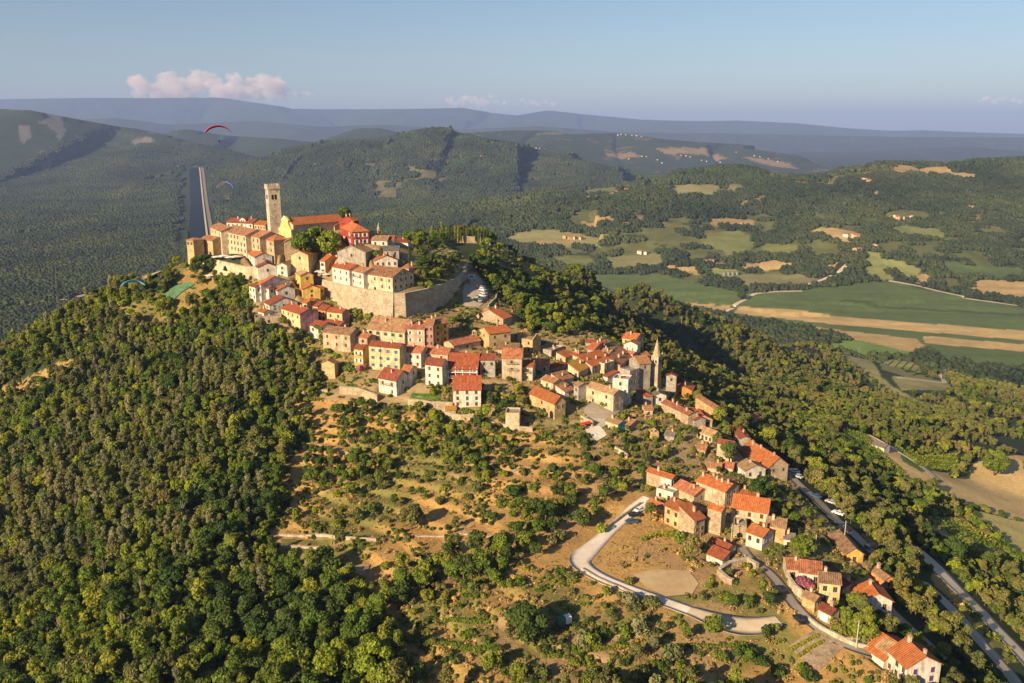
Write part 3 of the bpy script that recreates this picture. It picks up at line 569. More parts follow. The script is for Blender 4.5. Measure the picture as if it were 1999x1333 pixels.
# open (treeless) and inhabited ground on the town hill
OPEN = [[(560,790),(640,770),(740,790),(860,800),(1000,830),(1130,830),(1240,870),(1260,950),(1300,930),(1370,980),(1480,1080),(1560,1160),(1700,1240),(1760,1345),(1690,1400),(1000,1400),(800,1333),(760,1230),(690,1130),(540,1120),(520,1040),(560,980),(560,900),(600,850)]]
TOWN = [[(360,500),(480,560),(500,640),(560,660),(600,700),(630,780),(740,790),(900,800),(1000,830),(1100,835),(1180,860),(1290,930),(1340,1080),(1440,1110),(1560,1160),(1660,1230),(1720,1130),(1620,1020),(1540,930),(1420,850),(1330,760),(1240,690),(1190,650),(1040,660),(1000,600),(960,560),(930,530)]]
DRYSPOT = [[(1810,1105),(1900,1195),(1990,1290),(1970,1300),(1890,1225),(1815,1140)],[(340,520),(400,530),(470,545),(440,560),(380,560),(330,550)],[(230,600),(330,570),(400,590),(300,640),(230,640)],[(330,565),(400,550),(420,575),(350,595)],[(0,755),(120,700),(180,690),(100,740),(0,790)],[(950,500),(1020,500),(1100,545),(1050,560),(970,530)]]
OPEN_W = [np.array(wpoly(p)) for p in OPEN]; TOWN_W = [np.array(wpoly(p)) for p in TOWN]; DRY_W = [np.array(wpoly(p)) for p in DRYSPOT]
def inany(polys, x, y):
    m = np.zeros(np.shape(x), bool)
    for p in polys: m |= inpoly(p, x, y)
    return m
# valley canal lined by a road and a bank
CAN = [at(385,352,5300)[:2], at(392,470,2430)[:2]]
# ------------------------------------------------------------------ the ground as one sheet out to the far mountains
def pads(x, y, z):
    for l in LAY:
        px, py, pz = l['p']; c, s = math.cos(l['yaw']), math.sin(l['yaw'])
        R_ = max(l['a'], l['b'])*1.5+4
        idx = np.nonzero((np.abs(x-px) < R_) & (np.abs(y-py) < R_))[0]
        if not len(idx): continue
        dx = x[idx]-px; dy = y[idx]-py; lx = dx*c+dy*s; ly = -dx*s+dy*c
        e = np.maximum(np.maximum(-lx, lx-l['b']), np.maximum(-ly, ly-l['a']))
        m = e < 2.0; k = idx[m]; t = np.clip(e[m]/2.0, 0, 1)
        z[k] = np.minimum(z[k], (pz+.1)*(1-t)+np.maximum(z[k], pz)*t)
    return z
def gfinal(x, y):
    x = np.asarray(x, float); y = np.asarray(y, float)
    return pads(x, y, H0(x, y))
rr = np.concatenate([np.geomspace(70, 560, 620, endpoint=False), np.geomspace(560, 1500, 230, endpoint=False), np.geomspace(1500, 7500, 260, endpoint=False), np.geomspace(7500, 42000, 190)])
th = np.radians(np.arange(-52, 52.01, .115))
TH, RR = np.meshgrid(th, rr); gx = (RR*np.sin(TH)).ravel(); gy = (RR*np.cos(TH)).ravel()
gzv = np.concatenate([H0(gx[i:i+200000], gy[i:i+200000]) for i in range(0, len(gx), 200000)]); gzv = pads(gx, gy, gzv)
nr, nc = TH.shape
ii = np.arange((nr-1)*nc).reshape(nr-1, nc)[:, :-1].ravel()
quads = np.c_[ii, ii+1, ii+nc+1, ii+nc]
def gaps(x, y, hill):
    n3 = fbm(x, y, 420, 3, 37); t = np.where(y > 3200, .09, .0)
    t = t+np.where((y < 3200) & (x > 150), .015, 0)
    hill = hill & (x > -700)
    return hill & (n3 > .60+t) & (fbm(x, y, 110, 3, 41) > .54), hill & (fbm(x, y, 80, 3, 43) > .685+t*.6) & (n3 > .45)
def slgap(x, y, z):
    return (y > 1650) & (x > 120) & (z < 125) & (y < 2700) & (fbm(x, y, 70, 3, 81) > .585)
def ground_colour(x, y, z):
    n1 = fbm(x, y, 60, 4, 31)[:, None]; n2 = fbm(x, y, 9, 3, 33)[:, None]; n3 = fbm(x, y, 420, 3, 37)[:, None]
    col = C_FOREST*(.7+.9*n1)
    far = (y > 1150)
    hill = far & (z > 30)
    m, m2 = gaps(x, y, hill); col[m] = (C_OLIVE*.62)*(.6+.8*fbm(x[m], y[m]*3, 40, 3, 83)[:, None]); col[m2] = C_TAN*(np.where(y[m2] > 3200, .26, .40)[:, None])*(.7+.6*n2[m2])
    sg = slgap(x, y, z); col[sg] = (C_MEAD*.6)*(.6+.8*fbm(x[sg], y[sg], 30, 3, 85)[:, None])
    # pale rock on the gullied hill at far left and in the distance
    rock = (y > 5200) & (y < 7200) & (x < -600) & (z > 60) & (fbm(x+y*.5, y*.35, 110, 4, 47) > .62) & (fbm(x, y, 420, 2, 49) > .45); col[rock] = np.array([.15,.145,.12])
    ridge_ = fbm(x, y*.25, 300, 3, 51); rk = (y > 9000) & (ridge_ > .64) & (z > 150); col[rk] = col[rk]*1.25; fr_ = y > 9000; col[fr_] = col[fr_]*.35+C_FOREST*1.1*.65
    # town hill
    near = (np.hypot(x-120, y-450) < 1000)
    if near.any():
        k = np.nonzero(near)[0]; xn, yn = x[k], y[k]
        wob = (fbm(xn, yn, 14, 3, 61)-.5)*14; wob2 = (fbm(xn, yn, 14, 3, 63)-.5)*14
        op = inany(OPEN_W, xn+wob, yn+wob2); tn = inany(TOWN_W, xn, yn); dr = inany(DRY_W, xn+wob*.6, yn+wob2*.6)
        a = n1[k]; b = n2[k]; g = fbm(xn, yn, 28, 4, 67)[:, None]
        c = C_FOREST*1.1*(.7+.9*a)
        dry = C_DRY*(.72+.5*b); grn = np.array([.16,.17,.05])*(.7+.7*b); soil = np.array([.46,.30,.17])*(.8+.3*b)
        f = sstep(.47, .62, g)*.85; f2 = sstep(.60, .68, fbm(xn, yn, 17, 3, 71))[:, None]
        oc = dry*(1-f)+grn*f; oc = oc*(1-f2*.6)+soil*f2*.6
        tc = C_VILL*(.7+.6*b)*(1-f*.6)+grn*f*.6
        c = np.where(dr[:, None], oc*.55+grn*.35, c); c = np.where(op[:, None], oc, c); c = np.where(tn[:, None], tc, c)
        col[k] = c
    for cf, p in FIELDS_W:
        lo = p.min(0); hi = p.max(0); k = np.nonzero((x > lo[0]-5) & (x < hi[0]+5) & (y > lo[1]-5) & (y < hi[1]+5))[0]
        if len(k):
            k = k[inpoly(p, x[k], y[k])]; str_ = fbm(x[k]*.25+y[k]*.02, y[k]*2.2, 40, 3, 73)[:, None]
            col[k] = cf*(.72+.5*str_)*(.85+.3*fbm(x[k], y[k], 55, 3, 75)[:, None])
    return col
gcol = np.concatenate([ground_colour(gx[i:i+250000], gy[i:i+250000], gzv[i:i+250000]) for i in range(0, len(gx), 250000)])
m, n, b = newmat('ground', .95)
a = n.nodes.new('ShaderNodeAttribute'); a.attribute_name = 'Col'
t1 = tex(n, 'Noise', .6, 'Position', Detail=8.0, Roughness=.75); t2 = tex(n, 'Noise', .05, 'Position', Detail=8.0, Roughness=.7)
r1 = ramp(n, [(.3, (.45, .43, .4)), (.5, (1, 1, 1)), (.7, (1.0, .96, .85))]); n.links.new(t1.outputs[0], r1.inputs[0])
r2 = ramp(n, [(.35, (.76, .75, .7)), (.6, (1, 1, 1))]); n.links.new(t2.outputs[0], r2.inputs[0])
n.links.new(mixc(n, .8, mixc(n, .8, a.outputs['Color'], r1.outputs[0], 'MULTIPLY'), r2.outputs[0], 'MULTIPLY'), b.inputs['Base Color'])
bump(n, b, t1.outputs[0], .9, .5)
g_me = npmesh('ground', np.c_[gx, gy, gzv], quads, m, [('Col', 'POINT', gcol)], True)
ground = link('ground', g_me); tag(ground, 'hilly ground with dry slopes, forest floor, fields and far blue mountains', 'ground', kind='structure')
# ------------------------------------------------------------------ roads, paths and paved places lying on the ground
ROADFOOT = []
def ribbon(name, pts, width, mat_, label, lift=.18, cat='road', world=False):
    W = [P(*p)[:2] for p in pts] if not world else [np.array(p[:2]) for p in pts]
    W = np.array(W); seg = np.r_[0, np.cumsum(np.hypot(*np.diff(W, axis=0).T))]
    n_ = max(6, int(seg[-1]/(2.0 if seg[-1] < 600 else 14))); s = np.linspace(0, seg[-1], n_)
    # smooth through the corners
    X = np.interp(s, seg, W[:, 0]); Yy = np.interp(s, seg, W[:, 1])
    for _ in range(6):
        X[1:-1] = (X[:-2]+2*X[1:-1]+X[2:])/4; Yy[1:-1] = (Yy[:-2]+2*Yy[1:-1]+Yy[2:])/4
    tx = np.gradient(X); ty = np.gradient(Yy); L = np.hypot(tx, ty)+1e-9; nx, ny = -ty/L, tx/L
    wv = width if not isinstance(width, (list, tuple)) else np.interp(np.linspace(0, 1, n_), np.linspace(0, 1, len(width)), width)
    k = 5; V = []; 
    for j in range(k):
        o = (j/(k-1)-.5)*wv; x_ = X+nx*o; y_ = Yy+ny*o; V.append(np.c_[x_, y_, H0(x_, y_)+lift])
    V = np.stack(V, 1).reshape(-1, 3)
    F_ = [(i*k+j, i*k+j+1, (i+1)*k+j+1, (i+1)*k+j) for i in range(n_-1) for j in range(k-1)]
    F_ = [f[::-1] for f in F_]
    # skirt
    nV = len(V); V = np.r_[V, V-np.array([0, 0, .6])]
    for i in range(n_-1):
        for j in (0, k-1): F_.append((i*k+j, (i+1)*k+j, (i+1)*k+j+nV, i*k+j+nV))
    o = link(name, npmesh(name, V, F_, mat_)); tag(o, label, cat, kind='structure')
    ROADFOOT.append((np.c_[X, Yy], (np.max(wv) if not np.isscalar(wv) else wv)/2))
    return o
def patch(name, pts, mat_, label, lift=.2, cat='paving', step=2.0, kind='structure'):
    p = np.array(wpoly(pts)); lo = p.min(0); hi = p.max(0)
    import mathutils
    bm_pts = []
    q = p; seg = []
    for i in range(len(q)):
        a_, b_ = q[i], q[(i+1) % len(q)]; n_ = max(1, int(np.hypot(*(b_-a_))/step))
        for t in range(n_): seg.append(a_+(b_-a_)*t/n_)
    xs = np.arange(lo[0], hi[0], step); ys = np.arange(lo[1], hi[1], step); XX, YY = np.meshgrid(xs, ys); XX = XX.ravel(); YY = YY.ravel()
    k = inpoly(q, XX, YY); XX, YY = XX[k], YY[k]
    d, _ = segdist(list(map(tuple, seg)), XX, YY, True); XX, YY = XX[d > step*.45], YY[d > step*.45]
    pts2 = [Vector((float(a_[0]), float(a_[1]))) for a_ in seg]+[Vector((float(a_), float(b_))) for a_, b_ in zip(XX, YY)]
    ns = len(seg)
    r = mathutils.geometry.delaunay_2d_cdt(pts2, [(i, (i+1) % ns) for i in range(ns)], [], 1, 1e-4)
    V = np.array([(v.x, v.y) for v in r[0]]); z = H0(V[:, 0], V[:, 1])+lift
    mb = MB(); mb.add(np.c_[V, z], [tuple(f) for f in r[2]])
    o = mb.build(name, mat_); tag(o, label, cat, kind=kind)
    ROADFOOT.append((np.array(seg+[seg[0]]), .3)); ROADPOLY.append(q)
    return o
ROADPOLY = []
M_CONC = paving('concrete_road', (.78,.70,.60)); M_ASPH = paving('worn_asphalt', (.27,.245,.215)); M_DIRT = paving('pale_gravel', (.62,.52,.38)); M_PAVE = paving('old_paving', (.40,.35,.28)); M_EARTH = paving('bare_earth', (.50,.37,.21))
ribbon('concrete_road', [(1265,972),(1225,1005),(1195,1030),(1156,1069),(1122,1096),(1165,1126),(1227,1150),(1299,1176),(1350,1194)], [4.2,4.4,4.6,5,7,5.4,4.8,4.4,4.2], M_CONC, 'pale concrete road with a sharp bend in front of the lower hamlet')
ribbon('dirt_road', [(1345,1192),(1380,1206),(1430,1222),(1480,1226),(1520,1212)], [4,6,7,6,4], M_DIRT, 'pale dirt road running on from the concrete road', .22)
ribbon('village_lane', [(1448,1070),(1470,1098),(1495,1112),(1522,1140),(1545,1175),(1575,1212),(1620,1245),(1670,1268),(1700,1275)], 3.4, M_ASPH, 'grey village lane between the lowest houses')
ribbon('ridge_road', [(1500,880),(1530,912),(1560,945),(1600,980),(1640,1020),(1675,1050),(1710,1085)], 5.5, M_PAVE, 'road with parked cars on the shaded right side of the hill')
ribbon('hill_road', [(1785,1068),(1830,1110),(1880,1160),(1940,1222),(1999,1282),(2080,1380)], 7.0, M_DIRT, 'broad grey road going down the right side of the hill')
ribbon('lower_road', [(1800,1135),(1850,1180),(1900,1240),(1960,1300),(2010,1370)], 5.0, M_PAVE, 'second narrower road running beside the broad grey road')
ribbon('back_lane', [(1700,1150),(1760,1215),(1820,1262),(1880,1330)], 4, M_PAVE, 'shaded back lane behind the lowest houses')
ribbon('valley_track', [(1412,610),(1440,592),(1475,573),(1520,569),(1565,568)], 9, M_DIRT, 'pale farm track between the green fields of the valley', .5)
ribbon('valley_road', [(1567,557),(1600,548),(1635,533),(1655,515)], 9, M_DIRT, 'pale road climbing from the valley fields', .5)
ribbon('field_track', [(1735,548),(1800,560),(1880,578),(1999,598)], 8, M_DIRT, 'straight pale track along the far edge of the green fields', .5)
ribbon('vineyard_track', [(1750,738),(1800,742),(1844,748),(1835,728),(1815,715)], 4.5, M_DIRT, 'white track turning round the small vineyard', .4)
ribbon('orchard_track', [(1700,850),(1760,885),(1800,910),(1832,938)], 4, M_DIRT, 'pale track beside the trellised vineyard', .3)
ribbon('bank_road', [(20,602),(100,592),(160,580),(200,568),(300,545)], 14, paving('embankment', (.42,.35,.24)), 'road on its pale embankment at the foot of the hill', 2.5)
patch('car_park', [(905,598),(903,570),(912,548),(925,535),(940,545),(955,565),(952,585),(935,600)], M_PAVE, 'grey asphalt car park outside the rampart', .25)
patch('dirt_lot', [(1235,1122),(1280,1112),(1345,1115),(1364,1140),(1352,1160),(1300,1165),(1262,1148)], M_EARTH, 'bare sandy parking ground inside the road bend', .2)
patch('ploughed_plot', [(1540,1262),(1595,1228),(1650,1262),(1600,1310),(1560,1285)], plaster('ploughed', (.36,.28,.19)), 'bare garden plot beside the lane', .2)
patch('church_square', [(1140,800),(1180,770),(1215,800),(1185,830),(1150,850)], M_PAVE, 'small paved square in the shade of the village', .25)
patch('garden_yard', [(1140,835),(1170,832),(1185,850),(1165,862),(1148,850)], M_CONC, 'pale concrete yard above the gardens', .3)
# canal: dark water with its straight bank
mw, n, b = newmat('canal_water', .45); b.inputs['Base Color'].default_value = (.018,.03,.042,1); b.inputs['Specular IOR Level'].default_value = .0
c0, c1 = CAN
def strip(name, off0, off1, mat_, label, z, cat, kind='structure'):
    d = np.array(c1)-np.array(c0); L = np.hypot(*d); nx, ny = -d[1]/L, d[0]/L; N = 120; V = []
    for i in range(N+1):
        p_ = np.array(c0)+d*i/N
        zz = float(H0(np.array([p_[0]+nx*q_ for q_ in (off0, (off0+off1)/2, off1)]), np.array([p_[1]+ny*q_ for q_ in (off0, (off0+off1)/2, off1)])).max())+z-15
        for o_ in (off0, off1): V.append((p_[0]+nx*o_, p_[1]+ny*o_, zz))
    o = link(name, npmesh(name, V, [(2*i, 2*i+1, 2*i+3, 2*i+2) for i in range(N)], mat_)); tag(o, label, cat, kind=kind); return o
strip('canal_water', -34, 12, mw, 'long straight dark canal across the valley forest', 16.6, 'water')
strip('valley_highway', 16, 22, M_DIRT, 'straight pale road beside the canal', 17.6, 'road')
strip('gravel_bank', 27, 40, paving('sandbank', (.26,.22,.15)), 'straight sandy strip beside the canal road', 17.4, 'ground')
# ------------------------------------------------------------------ building the houses
M_DARK = flat('window_dark', (.02,.022,.028), .15); M_FRAME = flat('window_surround', (.40,.33,.24)); M_WFRAME = flat('white_frame', (.75,.72,.66))
SHC = dict(n=None, d=None, g=(.04,.12,.05), b=(.10,.045,.025), w=(.72,.7,.64), u=(.12,.2,.36), p=(.10,.04,.20))
_WC = {}
def window_mesh(kind, w_, h_, storey=None):
    k = (kind, round(w_, 1), round(h_, 1))
    if k in _WC: return _WC[k]
    w_, h_ = k[1], k[2]; mb = MB(); f = .06
    mb.box(-.03, .0, -w_/2, w_/2, -h_/2, h_/2, 0)
    for a_, b_, c_, d_ in ((-w_/2-f, -w_/2, -h_/2-f, h_/2+f), (w_/2, w_/2+f, -h_/2-f, h_/2+f), (-w_/2, w_/2, h_/2, h_/2+f), (-w_/2, w_/2, -h_/2-f, -h_/2)):
        mb.box(-.09, .0, a_, b_, c_, d_, 1)
    mb.box(-.05, -.031, -.025, .025, -h_/2, h_/2, 1)
    mats = [M_DARK, M_WFRAME if kind in 'wu' else M_FRAME]
    if SHC[kind] is not None:
        mats.append(flat('shutter_'+kind, SHC[kind]))
        if kind in 'bp': mb.box(-.08, -.051, -w_/2, w_*.02, -h_/2, h_/2, 2); mb.box(-.08, -.051, w_*.06, w_/2, -h_/2, h_/2, 2)
        else:
            for sgn in (-1, 1): mb.box(-.07, -.005, min(sgn*(w_/2+f), sgn*(w_+f*.6)), max(sgn*(w_/2+f), sgn*(w_+f*.6)), -h_/2, h_/2, 2)
    me = mb.mesh('window', mats); _WC[k] = me; return me
_DC = {}
def door_mesh(kind='d', w_=1.1, h_=2.1):
    k = (kind, w_, h_)
    if k in _DC: return _DC[k]
    mb = MB()
    if kind == 'arch':
        pr = [(-w_/2, -h_/2)]+[(w_/2*math.cos(t), h_/2-w_/2+w_/2*math.sin(t)) for t in np.linspace(math.pi, 0, 9)]+[(w_/2, -h_/2)]
        mb.prism(pr, 'y', -.05, .0, 0); mb.v = [(y, x, z) for x, y, z in mb.v]; mb.f = [f[::-1] for f in mb.f]
        me = mb.mesh('arch', [M_DARK])
    else:
        mb.box(-.04, 0, -w_/2, w_/2, -h_/2, h_/2, 0)
        for a_, b_ in ((-w_/2-.1, -w_/2), (w_/2, w_/2+.1)): mb.box(-.1, 0, a_, b_, -h_/2, h_/2+.1, 1)
        mb.box(-.1, 0, -w_/2, w_/2, h_/2, h_/2+.1, 1)
        me = mb.mesh('door', [flat('door_wood', (.13,.06,.03)) if kind == 'd' else M_WFRAME, M_FRAME])
    _DC[k] = me; return me
def put(name, me, parent, face, along, z, a, b):
    o = link(name, me, parent)
    if face == 'A': o.location = (-.004, along, z)
    else: o.location = (along, -.004, z); o.rotation_euler = (0, 0, math.pi/2)
    return o
def roof_mesh(ridge, a, b, h, rise, mat_, ov=.45, th_=.2):
    mb = MB()
    if ridge in ('A', 'MA'): W_, L_, sw = b, a, False
    elif ridge in ('B', 'MB'): W_, L_, sw = a, b, True
    else: W_, L_, sw = b, a, False
    if ridge in ('A', 'B'):
        p = rise/(W_/2); lo = h-ov*p
        for s_ in (0, 1):
            pr = [(-ov, lo+.02), (W_/2, h+rise+.02), (W_/2, h+rise+.02+th_), (-ov, lo+.02+th_)]
            if s_: pr = [(W_-x, z) for x, z in pr][::-1]
            mb.prism(pr, 'y', -ov*.7, L_+ov*.7)
        mb.cyl((W_/2, -ov*.7, h+rise+th_), (W_/2, L_+ov*.7, h+rise+th_), .16, .16, 6)
    elif ridge in ('MA', 'MB'):
        p = rise/W_
        mb.prism([(-ov, h-ov*p+.02), (W_+.2, h+rise+.2*p+.02), (W_+.2, h+rise+.2*p+.02+th_), (-ov, h-ov*p+.02+th_)], 'y', -ov*.6, L_+ov*.6)
    elif ridge == 'H':
        e = ov; hw = min(a, b)/2
        c = [(-e, -e), (b+e, -e), (b+e, a+e), (-e, a+e)]
        if a >= b: r = [(b/2, hw), (b/2, a-hw)]
        else: r = [(hw, a/2), (b-hw, a/2)]
        z0 = h-e*rise/hw*.6
        V = [(x, y, z0) for x, y in c]+[(x, y, z0+th_) for x, y in c]+[(x, y, h+rise+th_) for x, y in r]
        if a >= b: T = [(4, 5, 8), (5, 6, 9, 8), (6, 7, 9), (7, 4, 8, 9)]
        else: T = [(4, 5, 9, 8), (5, 6, 9), (6, 7, 8, 9), (7, 4, 8)]
        mb.add(V, [(3, 2, 1, 0), (0, 1, 5, 4), (1, 2, 6, 5), (2, 3, 7, 6), (3, 0, 4, 7)]+T)
    if sw: mb.v = [(y, x, z) for x, y, z in mb.v]; mb.f = [f[::-1] for f in mb.f]
    me = mb.mesh('roof', mat_); return me
def wall_mesh(ridge, a, b, h, rise, mats, fd=5.0):
    mb = MB(); two = len(mats) > 1
    mb.box(0, b, 0, a, -fd, h, 0)
    if two: mb.m[2] = 1          # face B
    if ridge in ('A', 'B'):
        W_, L_ = (b, a) if ridge == 'A' else (a, b)
        m2 = MB(); m2.prism([(0, h), (W_, h), (W_/2, h+rise-.01)], 'y', .0, L_)
        v = m2.v; f = m2.f
        if ridge == 'B': v = [(y, x, z) for x, y, z in v]; f = [q[::-1] for q in f]
        mb.add(v, f, 1 if (two and ridge == 'A') else 0)
    elif ridge in ('MA', 'MB'):
        W_, L_ = (b, a) if ridge == 'MA' else (a, b)
        m2 = MB(); m2.prism([(0, h), (W_, h), (W_, h+rise-.01)], 'y', 0, L_)
        v = m2.v; f = m2.f
        if ridge == 'MB': v = [(y, x, z) for x, y, z in v]; f = [q[::-1] for q in f]
        mb.add(v, f, 0)
    elif ridge == 'F':
        t = .3
        for x0, x1, y0, y1 in ((0, b, 0, t), (0, b, a-t, a), (0, t, t, a-t), (b-t, b, t, a-t)): mb.box(x0, x1, y0, y1, h, h+.7, 0)
    return mb.mesh('wall', mats)
M_CHIM = plaster('chimney_plaster', (.60,.48,.36)); M_CAP = flat('chimney_cap', (.42,.2,.12)); M_WOOD = flat('old_wood', (.16,.1,.06)); M_IRON = flat('iron_rail', (.05,.045,.04)); M_SLAB = plaster('balcony_slab', (.5,.45,.36))
def chimney(k): 
    mb = MB(); mb.box(-.32, .32, -.38, .38, -1.2, 1.25, 0); mb.box(-.42, .42, -.48, .48, 1.25, 1.38, 1); mb.box(-.25, .25, -.3, .3, 1.38, 1.6, 1)
    return mb.mesh('chimney', [M_CHIM, M_CAP])
CH = chimney(0)
def parse(sw): return (sw[0], int(sw[1]), int(sw[3])) if sw else None
HOUSES = []
def build_house(l):
    r, c0, L, R, ridge, wm, rm, wA, wB, label, ex = l['spec']
    a, b, h = l['a'], l['b'], l['h']; rnd = random.Random(label)
    name = ex.get('name', 'house'); cat = ex.get('cat', 'house')
    t = thing(name, label, cat, tuple(l['p']), l['yaw'])
    span = dict(A=b, B=a, MA=b, MB=a, H=min(a, b), F=0, R=b)[ridge]
    rise = ex.get('rise', min(3.6, (.21 if ridge in 'AB' else .2 if ridge == 'H' else .25)*span)); l['rise'] = rise
    wmat = wallmat(wm); mats = [wmat]
    if 'wallB' in ex: mats.append(wallmat(ex['wallB']))
    link('wall', wall_mesh(ridge, a, b, h, rise, mats), t)
    ax = 'A' if ridge in ('A', 'MA', 'H') else 'B'
    rf = None
    if ridge in ('A', 'B', 'MA', 'MB', 'H'):
        rf = link('roof', roof_mesh(ridge, a, b, h, rise, roofmat(rm, ax)), t)
    elif ridge == 'F':
        mb = MB(); mb.box(.31, b-.31, .31, a-.31, h+.01, h+.12); rf = mb.build('roof', plaster('flat_roof', (.42,.35,.27)), t)
    elif ridge == 'R':
        mb = MB()
        # broken gable stubs and bare beams
        mb.prism([(0, h), (b, h), (b*.8, h+.9), (b*.52, h+2.6), (b*.3, h+1.4)], 'y', 0, .5, 0); mb.prism([(0, h), (b, h), (b*.7, h+1.2), (b*.5, h+2.8), (b*.2, h+.8)], 'y', a-.5, a, 0)
        mb.build('gable_wall', wmat, t)
        for k in range(5):
            mb = MB(); y = a*(.15+.16*k); mb.cyl((.3, y, h-.1), (b*.5, y+.3, h+2.4), .12, .1, 6); mb.cyl((b*.5, y+.3, h+2.4), (b-.3, y, h-.1), .12, .1, 6); mb.build('roof_beam', M_WOOD, t)
    # chimneys stand on the roof
    nch = ex.get('chim', 1 if rnd.random() < .5 else 0)
    def rz_(x, y):
        if ridge == 'A': return h+rise*(1-abs(x-b/2)/(b/2))
        if ridge == 'B': return h+rise*(1-abs(y-a/2)/(a/2))
        if ridge == 'MA': return h+rise*x/b
        if ridge == 'MB': return h+rise*y/a
        if ridge == 'H': return h+rise*.7
        return h
    for k in range(nch if rf else 0):
        fx, fy = rnd.uniform(.3, .62), (k+.5+rnd.uniform(-.25, .25))/nch
        if ridge in ('B', 'MB'): fx, fy = fy, rnd.uniform(.35, .6)
        x, y = b*fx, a*fy; o = link('chimney', CH, rf); o.location = (x, y, rz_(x, y)+.3)
        s_ = .8+.3*rnd.random(); o.scale = (s_, s_, s_)
    # windows
    ww, wh = ex.get('win', (1.15, 1.8) if name == 'palace_wing' else (.9, 1.3))
    for face, ws, ln in (('A', parse(wA), a), ('B', parse(wB), b)):
        if not ws: continue
        kd, nr_, nc_ = ws
        if kd == 'd':
            put('door', door_mesh('w', 2.3, 2.2), t, face, ln*.5, 1.1, a, b); continue
        st = h/nr_ if nr_ > 1 else min(h, 3.0); st = min(st, 3.4)
        hw = min(wh*1.15, st*.58); www = min(ww*1.15, ln/nc_*.5)
        me = window_mesh(kd, www, hw)
        for i in range(nr_):
            z = h-st*(.5+i)-.05*st
            for j in range(nc_):
                if rnd.random() < .07 and nr_*nc_ > 3: continue
                y = ln*(j+.5)/nc_+rnd.uniform(-.12, .12)
                if i == nr_-1 and j == nc_//2 and ex.get('door') == face:
                    put('door', door_mesh('arch', 1.3, 2.2), t, face, y, 1.1, a, b); continue
                put('window', me, t, face, y, z, a, b)
    if ex.get('gwin'):
        me = window_mesh('n', .7, .9)
        for k in range(ex['gwin']): put('window', me, t, 'B' if ridge == 'A' else 'A', (b if ridge == 'A' else a)*(.4+.2*k), h+rise*.3, a, b)
    if ex.get('arch'):
        face = 'A'; n_ = ex['arch']
        for k in range(n_):
            wd = min(2.4, a/(n_+1.2)); put('arch', door_mesh('arch', round(wd, 1), round(min(3.2, h*.5), 1)), t, face, a*(.12+.28*k) if ex.get('two') else a*(k+.5)/n_, min(1.6, h*.27), a, b)
    if ex.get('balc'):
        for k in range(ex['balc']):
            z = h-2.4-k*2.9
            if z < 1.5: z = h*.45
            bw = a*.62; y0 = a*.19; mb = MB(); mb.box(-1.1, -.01, y0, y0+bw, z-.15, z, 0)
            bal = mb.build('balcony', M_SLAB, t); mb = MB()
            n_ = int(bw/.35)
            for q in range(n_+1): mb.box(-1.08, -1.05, y0+bw*q/n_-.015, y0+bw*q/n_+.015, z, z+.9)
            mb.box(-1.1, -1.03, y0, y0+bw, z+.9, z+.96); mb.build('railing', M_IRON, bal)
    if ex.get('porch'):
        for k in range(2):
            z = h-.2-k*2.7-2.4; mb = MB(); mb.box(-1.9, -.01, 0, a, z-.18, z, 0); bal = mb.build('balcony', flat('white_paint', (.75,.72,.66)), t)
            mb = MB()
            for q in range(5): mb.box(-1.85, -1.67, (a-.2)*q/4, (a-.2)*q/4+.2, z, z+2.3)
            mb.box(-1.82, -1.74, 0, a, z+.85, z+.93); mb.build('post', flat('white_paint', (.75,.72,.66)), bal)
        mb = MB(); mb.prism([(-2.4, h-1.15), (0, h-.1), (0, h+.08), (-2.4, h-.97)], 'y', -.3, a+.3); mb.build('porch_roof', roofmat('redorange', 'A'), t)
    if ex.get('vine'):
        VINES.append((t, a, b, h))
    if ex.get('downpipe'):
        mb = MB(); mb.cyl((-.12, a*.62, 0), (-.12, a*.62, h-.2), .09, .09, 6); mb.build('downpipe', M_WOOD, t)
    if ex.get('patch'):
        mb = MB(); mb.box(-.06, -.005, .1, a*.42, -3, h-.1); mb.build('rendered_wall', wallmat('white'), t)
    if ex.get('patchroof'):
        p = rise/(b/2); pr = [(b*.12, h+b*.12*p+.24), (b*.46, h+b*.46*p+.24), (b*.46, h+b*.46*p+.32), (b*.12, h+b*.12*p+.32)]
        mb = MB(); mb.prism(pr, 'y', a*.1, a*.75); mb.build('tiled_patch', roofmat('tan', 'A'), rf)
    if ex.get('dormer'):
        mb = MB(); yc = a*.42; mb.box(1.2, b/2+.5, yc-2, yc+2, h, h+1.9, 0); mb.prism([(yc-2, h+1.9), (yc+2, h+1.9), (yc, h+3.0)], 'x', 1.2, b/2+.5, 0)
        d = mb.build('dormer', wmat, rf)
        mb = MB(); mb.prism([(yc-2.3, h+1.78), (yc, h+3.05), (yc+2.3, h+1.78), (yc+2.3, h+1.95), (yc, h+3.22), (yc-2.3, h+1.95)], 'x', .9, b/2+.6, 0); mb.build('dormer_roof', roofmat('maroon', 'B'), rf)
        for s_ in (-.8, .8): o = link('window', window_mesh('n', .7, 1.0), rf); o.location = (1.19, yc+s_, h+1.0)
    if ex.get('bellgable'):
        mb = MB()
        for y0, y1 in ((a*.3, a*.3+.4), (a*.7-.4, a*.7)): mb.box(b-.6, b-.1, y0, y1, h+rise*.5, h+rise+2.0)
        mb.prism([(a*.3-.2, h+rise+2.0), (a*.7+.2, h+rise+2.0), (a*.5, h+rise+2.9)], 'x', b-.65, b-.05); mb.build('bell_gable', wmat, t)
        mb = MB(); mb.cyl((b-.35, a*.5, h+rise+.9), (b-.35, a*.5, h+rise+1.7), .38, .15, 10); mb.build('bell', flat('bronze', (.1,.08,.05), .4, 1.0), t)
    HOUSES.append(t); return t
VINES = []
for l in LAY: build_house(l)
